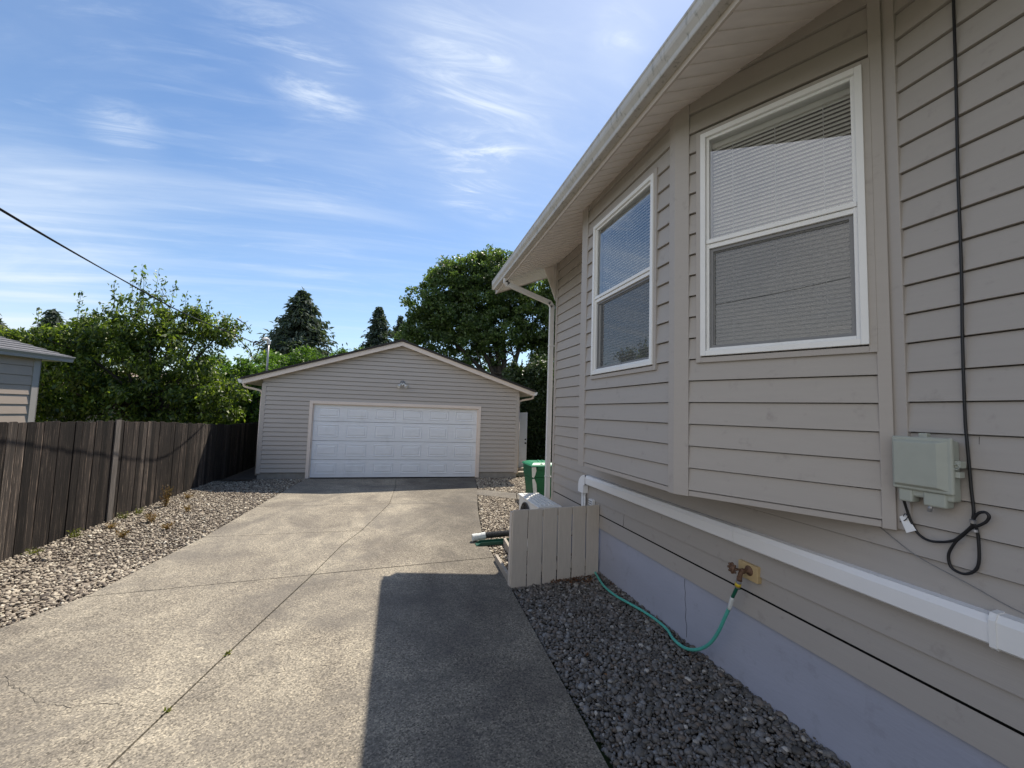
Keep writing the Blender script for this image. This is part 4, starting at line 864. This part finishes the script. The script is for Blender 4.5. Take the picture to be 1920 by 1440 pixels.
for z in (.35, 1.35):
    s = MB()
    for a, b in zip(range(len(fy) - 1), range(1, len(fy))):
        s.obox((fx[a] - .062, fy[a], z), (.038, 0, 0), (fx[b] - fx[a], fy[b] - fy[a], 0), (0, 0, .09))
    obj('rail', s, M_FENCE, fen)
s = MB(); s.obox((-4.44, 12.36, -.04), (.9, .05, 0), (0, .04, 0), (0, 0, .09)); solo('border_timber', s, M_BARK, 'dark low timber on edge between the fence and the garage corner', 'timber', bevel=.003)

# ------------------------------------------------------------------ neighbouring houses
nh = thing('neighbour_house', 'taupe neighbouring house corner with grey shingle roof behind the fence', 'house', (-7.6, 11.47, 0), 0)
h_ = R(13); nd = V3((math.sin(h_), math.cos(h_), 0)); nn = V3((nd.y, -nd.x, 0)); NP = V3((-7.60, 11.50, 0))
s = MB(); siding(s, NP, nd, nn, -9, -.05, -.05, 3.0, .205, thick=.016, zref=.02); siding(s, NP + nn * 0, -nn, nd, 0, 7, -.05, 3.0, .205, thick=.016, zref=.02); obj('wall', s, mat('neighbour siding', (.42, .345, .285), rough=.6, var=.05, vscale=3), nh)
s = MB(); s.obox(NP - nd * .12, nd * .14, nn * .03, (0, 0, 2.95)); s.obox(NP + nn * .03, -nn * .15, nd * .02, (0, 0, 2.95)); obj('corner_board', s, M_TRIM, nh)
ov, rk = .10, .55; zg = 2.86
ga = NP + nn * ov - nd * 9.5; gb = NP + nn * ov + nd * rk
s = MB(); pf = [nn * 0, nn * .07, nn * .085 + V3((0, 0, .06)), nn * .12 + V3((0, 0, .11)), nn * .12 + V3((0, 0, .125)), nn * .11 + V3((0, 0, .125)), nn * .02 + V3((0, 0, .05)), nn * 0 + V3((0, 0, .05))]
s.sweep(pf[::-1], ga + V3((0, 0, zg)), gb + V3((0, 0, zg))); s.sweep([nn * 0, -nn * .02, -nn * .02 + V3((0, 0, .13)), V3((0, 0, .13))], ga + V3((0, 0, zg)), gb + V3((0, 0, zg)))
obj('gutter', s, mat('grey painted gutter', (.36, .35, .35), rough=.5, var=.05, vscale=4), nh)
s = MB(); s.sweep([V3((0, 0, 0)), -nn * 1.2 + V3((0, 0, .0)), -nn * 1.2 + V3((0, 0, .01)), V3((0, 0, .01))], ga + V3((0, 0, zg + .01)) - nn * .021, gb + V3((0, 0, zg + .01)) - nn * .021); obj('soffit', s, M_SOFF, nh)
s = MB(); slo = .40; nrow = 28
for k in range(nrow):      # shingle courses on a hip roof
    r0, r1 = k * .145, (k + 1) * .145 + .01
    a0 = gb - nn * r0 - nd * r0 * .95; a1 = gb - nn * r1 - nd * r1 * .95; b0 = ga - nn * r0; b1 = ga - nn * r1
    zz0 = zg + .135 + r0 * slo; zz1 = zg + .135 + r1 * slo - .012
    up0 = V3((0, 0, zz0 + .012)); up1 = V3((0, 0, zz1))
    s.quad(b0 + nn * .03 + up0, a0 + nn * .03 + up0, a1 + nn * .03 + up1, b1 + nn * .03 + up1)
    s.quad(b0 + nn * .03 + up0 - V3((0, 0, .02)), a0 + nn * .03 + up0 - V3((0, 0, .02)), a0 + nn * .03 + up0, b0 + nn * .03 + up0)
    e0 = gb - nn * r0 - nd * r0 * .95; f0 = gb - nn * (8 - r0) - nd * r0 * .95; f1 = gb - nn * (8 - r1) - nd * r1 * .95
    s.quad(a0 + up0, f0 + up0, f1 + up1, a1 + up1)
obj('roof', s, M_SHIN2, nh)
fh = thing('distant_house', 'low house with faded pinkish brown roof seen behind the fruit tree', 'house', (-13, 22, 0))
s = MB(); s.box(-18, -9.5, 22.5, 28, -.05, 2.3); obj('wall', s, M_CONCB, fh)
s = MB(); s.sweep([(0, 0, 0), (0, 3.6, 1.1), (0, 7.2, 0), (0, 7.2, -.1), (0, 3.6, 1.0), (0, 0, -.1)], (-18.4, 21.9, 2.4), (-9.1, 21.9, 2.4)); obj('roof', s, M_SHIN3, fh)

# ------------------------------------------------------------------ trees
def unit(n):
    v = rng.normal(size=(n, 3)); return v / np.linalg.norm(v, axis=1, keepdims=True)
def leaves(cen, size, wid=.5, droop=.4, out=None, jit=.35):
    """folded rhombic leaves at the centres"""
    n = len(cen); dr = unit(n); dr[:, 2] -= droop
    if out is not None: dr += out * .6
    dr /= np.linalg.norm(dr, axis=1, keepdims=True)
    nr = unit(n); nr[:, 2] += .9; sd_ = np.cross(dr, nr); sd_ /= np.linalg.norm(sd_, axis=1, keepdims=True) + 1e-9
    nr = np.cross(sd_, dr); L = size * rng.uniform(1 - jit, 1 + jit, n)[:, None]
    b = cen - dr * L * .5; t = cen + dr * L * .5; a = cen - sd_ * L * wid * .5 + nr * L * .10 - dr * L * .05; c = cen + sd_ * L * wid * .5 + nr * L * .10 - dr * L * .05
    V = np.stack([b, a, t, c], 1).reshape(-1, 3); Fq = np.arange(4 * n).reshape(-1, 4); return V, Fq
def crown_pts(blobs, nclump, rc, nleaf, inner=.45, squash=.8):
    blobs = np.array(blobs, float); vol = (blobs[:, 3] ** 2); pr_ = vol / vol.sum(); P = []; O = []
    bi = rng.choice(len(blobs), nclump, p=pr_)
    dr = unit(nclump); rad = blobs[bi, 3] * (inner + (1 - inner) * rng.uniform(0, 1, nclump) ** .45)
    cc = blobs[bi, :3] + dr * rad[:, None] * np.array([1, 1, squash])
    rcs = rc * rng.uniform(.6, 1.35, nclump)
    li = rng.integers(0, nclump, nleaf); d2 = unit(nleaf); rr = rcs[li] * rng.uniform(.15, 1, nleaf) ** .6
    P = cc[li] + d2 * rr[:, None] * np.array([1, 1, .75]); return P, d2, cc
def limb_mesh(base, tips, r0, via=None, sub=None):
    mb = MB(); base = V3(base)
    for tp in tips:
        tp = V3(tp); mid = base.lerp(tp, .5) + V3((random.uniform(-.3, .3), random.uniform(-.3, .3), (tp - base).length * .06))
        pts = smooth_path([base, base.lerp(mid, .5), mid, tp], 4); n = len(pts); mb.tube(pts, 1, 7, rr=[r0 * (1 - .8 * k / (n - 1)) for k in range(n)])
        if sub:
            for q in range(sub):
                a = pts[random.randint(n // 3, n - 2)]; b = a + V3(tuple(rng.normal(size=3))) * min(.5, (tp - base).length * .12); b.z += min(.4, .10 * (tp - base).length)
                mb.tube([a, a.lerp(b, .5) + V3(tuple(rng.normal(size=3))) * .06, b], 1, 5, rr=[r0 * .35, r0 * .22, r0 * .08])
    return mb
def tree(name, label, cat, base, trunk_top, blobs, nclump, rc, nleaf, lsize, lm, wid=.5, droop=.4, r0=.12, group=None, inner=.45, limbs=None, squash=.8, sub=3, extra=None, tr_pts=None):
    t = thing(name, label, cat, base, group=group)
    mb = MB(); tp = tr_pts or [base, ((base[0] + trunk_top[0]) / 2 + .05, (base[1] + trunk_top[1]) / 2, (base[2] + trunk_top[2]) / 2), trunk_top]
    pts = smooth_path(tp, 4); n = len(pts); mb.tube(pts, 1, 10, rr=[r0 * (1.25 - .5 * k / (n - 1)) for k in range(n)])
    lm_ = limb_mesh(trunk_top, limbs or [b[:3] for b in blobs], r0 * .6, sub=sub); o = len(mb.v); mb.v += lm_.v; mb.f += [tuple(i + o for i in f_) for f_ in lm_.f]
    obj('trunk', mb, M_BARK, t, smooth=True)
    P, O, cc = crown_pts(blobs, nclump, rc, nleaf, inner, squash)
    if extra is not None: P = np.concatenate([P, extra]); O = np.concatenate([O, unit(len(extra))])
    V, Fq = leaves(P, lsize, wid, droop, O); npmesh('crown', V, Fq, lm, t)
    return t
# fruit tree with long upright shoots
shoots = []
stm = MB()
for (x, y, z, L) in [(-7.95, 15.1, 5.2, .85), (-7.80, 15.2, 5.3, .95), (-7.45, 15.3, 5.3, .85), (-7.3, 15.3, 5.2, .7), (-8.9, 14.6, 4.3, .8), (-6.75, 15.6, 5.0, .6), (-6.45, 15.7, 4.9, .6), (-6.1, 15.6, 4.8, .5), (-7.6, 15.0, 5.25, .7), (-8.25, 14.9, 4.9, .7), (-9.5, 14.2, 3.9, .5), (-7.05, 15.4, 5.15, .65)]:
    a = np.array([x, y, z]); d = np.array([random.uniform(-.12, .12), random.uniform(-.12, .12), 1.0]) * L
    stm.tube([tuple(a - d * .6), tuple(a), tuple(a + d)], 1, 4, rr=[.012, .008, .003])
    for q in np.linspace(-.5, 1, 16): shoots += [a + d * q + rng.normal(0, .045, 3)] * 1; shoots.append(a + d * q + rng.normal(0, .06, 3))
for (a, b) in [((-5.6, 15.6, 4.6), (-4.7, 15.75, 3.55)), ((-4.7, 15.75, 3.55), (-4.55, 15.7, 4.2)), ((-5.3, 15.7, 4.9), (-4.9, 15.8, 4.5)), ((-4.75, 15.7, 3.6), (-5.0, 15.6, 4.05))]:
    a, b = np.array(a), np.array(b); stm.tube([tuple(a), tuple((a + b) / 2 + .04), tuple(b)], 1, 5, rr=[.02, .015, .006])
    for q in np.linspace(0, 1.05, 22): shoots.append(a + (b - a) * q + rng.normal(0, .09, 3))
mtb = [(-7.55, 15.2, 4.55, .95), (-6.75, 15.4, 4.55, .75), (-6.1, 15.5, 4.55, .65), (-5.65, 15.5, 4.35, .55), (-8.3, 14.9, 4.0, .85), (-9.0, 14.5, 3.6, .75), (-9.7, 14.1, 3.35, .6), (-6.9, 15.3, 3.5, 1.2), (-8.1, 15.0, 3.0, 1.25), (-9.0, 14.6, 2.3, 1.1),
       (-5.9, 15.2, 2.7, .9), (-6.9, 15.2, 2.2, 1.15), (-7.9, 15, 1.8, 1.2), (-5.3, 14.8, 2.1, .75), (-4.95, 14.6, 1.75, .5), (-5.9, 14.9, 1.7, .9), (-9.2, 14.4, 1.6, .9)]
ft = tree('fruit_tree', 'bushy fruit tree with upright leafy shoots behind the fence, left of the garage', 'tree', (-7.3, 15.2, -.05), (-7.25, 15.2, 1.3), mtb, 620, .30, 36000, .135, M_LF1, wid=.42, droop=.9, r0=.13, extra=np.array(shoots), inner=.35, sub=4)
obj('shoot', stm, M_BARK, ft)
# large shade tree behind the garage
bt = [(1.7, 24.0, 8.3, 1.5), (1.4, 24.2, 6.6, 1.3), (2.9, 24.0, 9.7, 1.5), (3.0, 24, 7.6, 1.9), (4.2, 24.2, 10.4, 1.5), (5.8, 24.3, 10.9, 1.7), (4.6, 23.7, 8.6, 2.0), (6.4, 23.5, 9.0, 2.1), (8.2, 23.2, 10.0, 2.2), (9.8, 22.8, 8.8, 2.2), (2.6, 23.9, 5.8, 1.2), (4.0, 23.6, 6.6, 1.7), (5.8, 23.2, 6.8, 1.9), (7.9, 22.8, 7.2, 2.0), (9.4, 22.3, 6.6, 1.9), (3.5, 23.8, 5.0, 1.0), (5.2, 24.0, 5.1, .9), (.8, 24.1, 6.3, .75), (8.6, 22.6, 5.2, 1.1)]
tree('shade_tree', 'large spreading broadleaf tree rising behind the right side of the garage roof', 'tree', (6.0, 23.4, -.05), (6.1, 23.3, 3.0), bt, 1250, .40, 120000, .15, M_LF2, wid=.7, droop=.35, r0=.36, inner=.35, sub=5,
     limbs=[(3.2, 23.8, 7.6), (4.2, 24.0, 8.8), (6.2, 23.7, 9.5), (8.4, 22.9, 8.6), (9.6, 22.4, 6.4), (2.0, 24, 6.8), (4.8, 23.7, 7.5)])
# conifers
def conifer(base, h, r, label, n=9000, group='conifers beyond the garage', lean=0, sz=.5, irr=.25):
    t = thing('conifer', label, 'tree', base, group=group)
    s = MB(); s.tube([base, (base[0] + lean, base[1], base[2] + h * .96)], 1, 7, rr=[r * .07, .04]); obj('trunk', s, M_BARK, t)
    nb = int(n / 38); zf = rng.uniform(0.06, 1, nb) ** .85; a = rng.uniform(0, 2 * np.pi, nb); lob = 1 + .22 * np.sin(zf * 17 + a * 2 + h) * np.sin(a * 3 + zf * 9)
    prof = r * (1 - zf) ** .78 * lob * np.clip(1 + irr * rng.normal(size=nb), .3, 1.6) + .12
    P = []; O = []
    for k in range(nb):
        m_ = 38; q = rng.uniform(.15, 1, m_) ** .7
        x = np.cos(a[k]) * prof[k] * q; y = np.sin(a[k]) * prof[k] * q; z = zf[k] * h - .25 * prof[k] * q ** 2 + .12 * prof[k] * q
        w_ = .10 + .13 * prof[k] * q
        P.append(np.stack([x + rng.normal(0, 1, m_) * w_, y + rng.normal(0, 1, m_) * w_, z + rng.normal(0, .16, m_)], 1)); O.append(np.tile([np.cos(a[k]), np.sin(a[k]), -.2], (m_, 1)))
    P = np.concatenate(P) + np.array([base[0], base[1], base[2]]); P[:, 0] += lean * (P[:, 2] - base[2]) / h
    V, Fq = leaves(P, sz, .33, .3, np.concatenate(O) * 2); npmesh('crown', V, Fq, M_LF4, t)
conifer((-9.35, 44, 0), 13.0, 4.6, 'broad dark conifer behind the garage, tallest of the conifers', 24000, sz=.55, irr=.18)
conifer((-2.35, 50, 0), 13.6, 3.9, 'medium dark conifer above the left slope of the garage roof', 13000, sz=.45, irr=.32)
conifer((-.05, 55, 0), 13.9, 2.4, 'thin open conifer just left of the shade tree', 4200, sz=.6, irr=.4)
conifer((-24.6, 38, 0), 8.2, 2.2, 'small hazy conifer behind the neighbouring house, right one', 5000, sz=.45, irr=.35)
conifer((-28.0, 38, 0), 7.5, 3.0, 'small hazy conifer at the far left behind the neighbouring roof', 5000, sz=.5, irr=.4)
# leafy trees and shrubs behind the fence and garage
tree('laurel_shrub', 'bright glossy green shrub above the fence beside the garage wall', 'shrub', (-5.6, 18.6, -.05), (-5.6, 18.6, 1.2), [(-6.6, 18.4, 3.1, .9), (-5.6, 18.6, 3.2, .9), (-6.4, 18.3, 2.0, 1.1), (-5.3, 18.4, 2.1, 1.1), (-4.7, 18.8, 3.0, .8), (-7.4, 18.2, 2.4, .9)], 320, .28, 17000, .15, M_LF3, r0=.1, group='leafy shrubs behind the garage', wid=.4, droop=.3)
tree('laurel_shrub', 'tall bright green shrub behind the mast on the garage roof', 'shrub', (-4.4, 20.9, -.05), (-4.4, 20.9, 1.5), [(-5.2, 20.6, 3.7, .95), (-4.2, 20.8, 3.9, .95), (-3.4, 21, 3.6, .9), (-4.8, 20.6, 2.6, 1.2), (-3.6, 20.8, 2.6, 1.2)], 320, .3, 16000, .15, M_LF3, r0=.1, group='leafy shrubs behind the garage', wid=.4, droop=.3)
tree('young_tree', 'pale green young tree showing over the garage roof between the conifers', 'tree', (-3.0, 28.5, -.05), (-3.0, 28.5, 2.2), [(-4.2, 27.5, 4.4, .9), (-3.2, 28.8, 5.0, .9), (-2.3, 29, 5.3, .8), (-1.5, 29, 5.2, .8)], 160, .35, 7000, .17, M_LF3, r0=.12)
tree('olive_tree', 'yellowish olive green tree behind the fruit tree on its left', 'tree', (-12.4, 21, -.05), (-12.4, 21, 1.8), [(-12.2, 20.8, 4.5, 1.1), (-13.2, 20.6, 3.7, 1.2), (-11.4, 21.2, 3.9, 1.1), (-12.4, 20.6, 2.6, 1.2)], 240, .35, 12000, .15, M_LF5, r0=.12)
tree('olive_tree', 'olive green tree over the neighbouring roof at the far left', 'tree', (-15.6, 21.5, -.05), (-15.6, 21.5, 1.8), [(-15.0, 21.3, 3.9, 1.1), (-16.3, 21, 3.6, 1.3), (-14.2, 21.3, 3.4, 1.0), (-17.4, 20.6, 3.6, 1.2)], 240, .35, 11000, .15, M_LF5, r0=.12)
def hedge(name, label, x0, x1, y0, y1, h, n, lm, sz=.10, cat='hedge'):
    t = thing(name, label, cat, ((x0 + x1) / 2, (y0 + y1) / 2, 0))
    s = MB(); s.box(x0 + .25, x1 - .25, y0 + .3, y1 - .3, -.05, h - .35); obj('inner_growth', s, M_HEDGE, t)
    P = rng.uniform(0, 1, (n, 3)); fsel = rng.integers(0, 4, n)
    X = x0 + P[:, 0] * (x1 - x0); Y = y0 + P[:, 1] * (y1 - y0); Z = P[:, 2] * h
    j = rng.normal(0, .12, n)
    Y = np.where(fsel < 2, y0 + .12 + j, Y); X = np.where(fsel == 2, x0 + .12 + j, X); Z = np.where(fsel == 3, h - .12 + j * 1.6, Z)
    top = .18 * np.sin(X * 2.1) + .12 * np.sin(X * 5.3 + 1) + .12 * np.sin(Y * 3)
    Z = Z * (1 + top / h)
    V, Fq = leaves(np.stack([X, Y, Z], 1), sz, .55, .4); npmesh('foliage', V, Fq, lm, t)
hedge('tall_hedge', 'tall dark hedge standing behind the trash bin right of the garage', 4.85, 12, 17.2, 18.8, 4.15, 30000, M_HEDGE, .13)
hedge('side_hedge', 'dark hedge along the garage side beyond the house corner', 6.4, 8.0, 9.5, 17.2, 3.9, 22000, M_HEDGE, .13)
hedge('back_hedge', 'hedge row closing the yard far behind the fence on the left', -12, -4.7, 23, 24.5, 2.7, 16000, M_LF1, .13)

# weeds on the left gravel, dead leaves under the screen, twigs
def weed(x, y, h, n, label, m=M_WEED, spread=.09):
    t = thing('weed', label, 'weed', (x, y, 0), group='weeds along the fence gravel')
    s = MB(); P = []
    for k in range(n):
        a = random.uniform(0, 6.28); L = h * random.uniform(.5, 1); tip = V3((x + math.cos(a) * spread * random.uniform(.2, 1.2), y + math.sin(a) * spread * random.uniform(.2, 1.2), L)); b = V3((x + random.uniform(-.02, .02), y + random.uniform(-.02, .02), -.02))
        mid = b.lerp(tip, .5) + V3((0, 0, .02)); s.tube([b, mid, tip], 1, 4, rr=[.0022, .0018, .001])
        for q in np.linspace(.3, 1, 9): P.append(np.array(b.lerp(tip, q)) + rng.normal(0, .013, 3))
    obj('stem', s, m, t); V, Fq = leaves(np.array(P), .026, .45, .1); npmesh('leaf_tuft', V, Fq, m, t)
M_WG = leafm('green weeds', (.10, .12, .02), (.16, .18, .03), (.24, .22, .05), .35)
for (x, y, h, n, lab, m) in [(-4.20, 8.05, .09, 14, 'low reddish weed in the gravel just before the pale cover board', M_WEED), (-4.10, 10.3, .12, 16, 'dry weed against the fence beyond the tall orange one', M_WEED), (-4.38, 6.85, .10, 14, 'small yellow green weed nearest the camera at the fence foot', M_WG), (-4.33, 7.5, .16, 18, 'green weed at the fence foot, second from the camera', M_WG), (-4.36, 8.62, .12, 16, 'low yellow weed at the foot of the pale cover board', M_WG),
                             (-4.30, 8.95, .12, 14, 'low yellowish weed just past the pale cover board', M_WG), (-4.15, 9.5, .42, 30, 'tall reddish orange weed against the fence', M_WEED), (-3.85, 8.4, .16, 22, 'reddish low weed in the middle of the gravel border', M_WEED),
                             (-3.8, 7.55, .10, 16, 'flat reddish weed on the gravel in front of the pale board', M_WEED), (-3.62, 9.1, .14, 16, 'small brown weed on the gravel near the driveway, farthest one', M_WEED), (-3.40, 7.9, .10, 16, 'small brown weed closest to the driveway edge', M_WEED)]:
    weed(x, y, h, n, lab, m)
for (x, y, lab) in [(-1.335, 3.33, 'tiny green tuft growing in the driveway joint where the crack meets it'), (-1.20, 3.95, 'tiny moss tuft in the driveway joint, farther from the camera')]:
    weed(x, y, .005, 4, lab, M_WG, .009)
t_ = []
for k in range(330):
    a, r_ = rng.uniform(1.9, 2.58), abs(rng.normal(0, .09)); t_.append((a, 4.84 - r_ * (1.2 if a > 2.1 else .6), rng.uniform(-.005, .015)))
for k in range(60): t_.append((rng.uniform(2.5, 2.6), rng.uniform(3.0, 4.7), rng.uniform(.0, .05)))
for k in range(25): t_.append((rng.uniform(1.4, 2.5), rng.uniform(1.8, 4.6), rng.uniform(.0, .02)))
V, Fq = leaves(np.array(t_), .035, .4, 0.0); setp(npmesh('dead_leaves', V, Fq, M_DLEAF), 'dry brown leaf litter on the pebbles below the board screen', 'leaf litter', kind='stuff')
s = MB()
for k in range(70):
    x, y = random.uniform(1.4, 2.5), random.uniform(1.5, 4.6); a = random.uniform(0, 3.14); L = random.uniform(.02, .07); s.tube([(x, y, .0), (x + L * .5 * math.cos(a), y + L * .5 * math.sin(a), .008), (x + L * math.cos(a + .3), y + L * math.sin(a + .3), .0)], .0011, 4)
solo('dry_twigs', s, mat('dry twig', (.30, .25, .17), rough=.9), 'scattered pale twigs lying among the dark pebbles', 'twigs', kind='stuff')
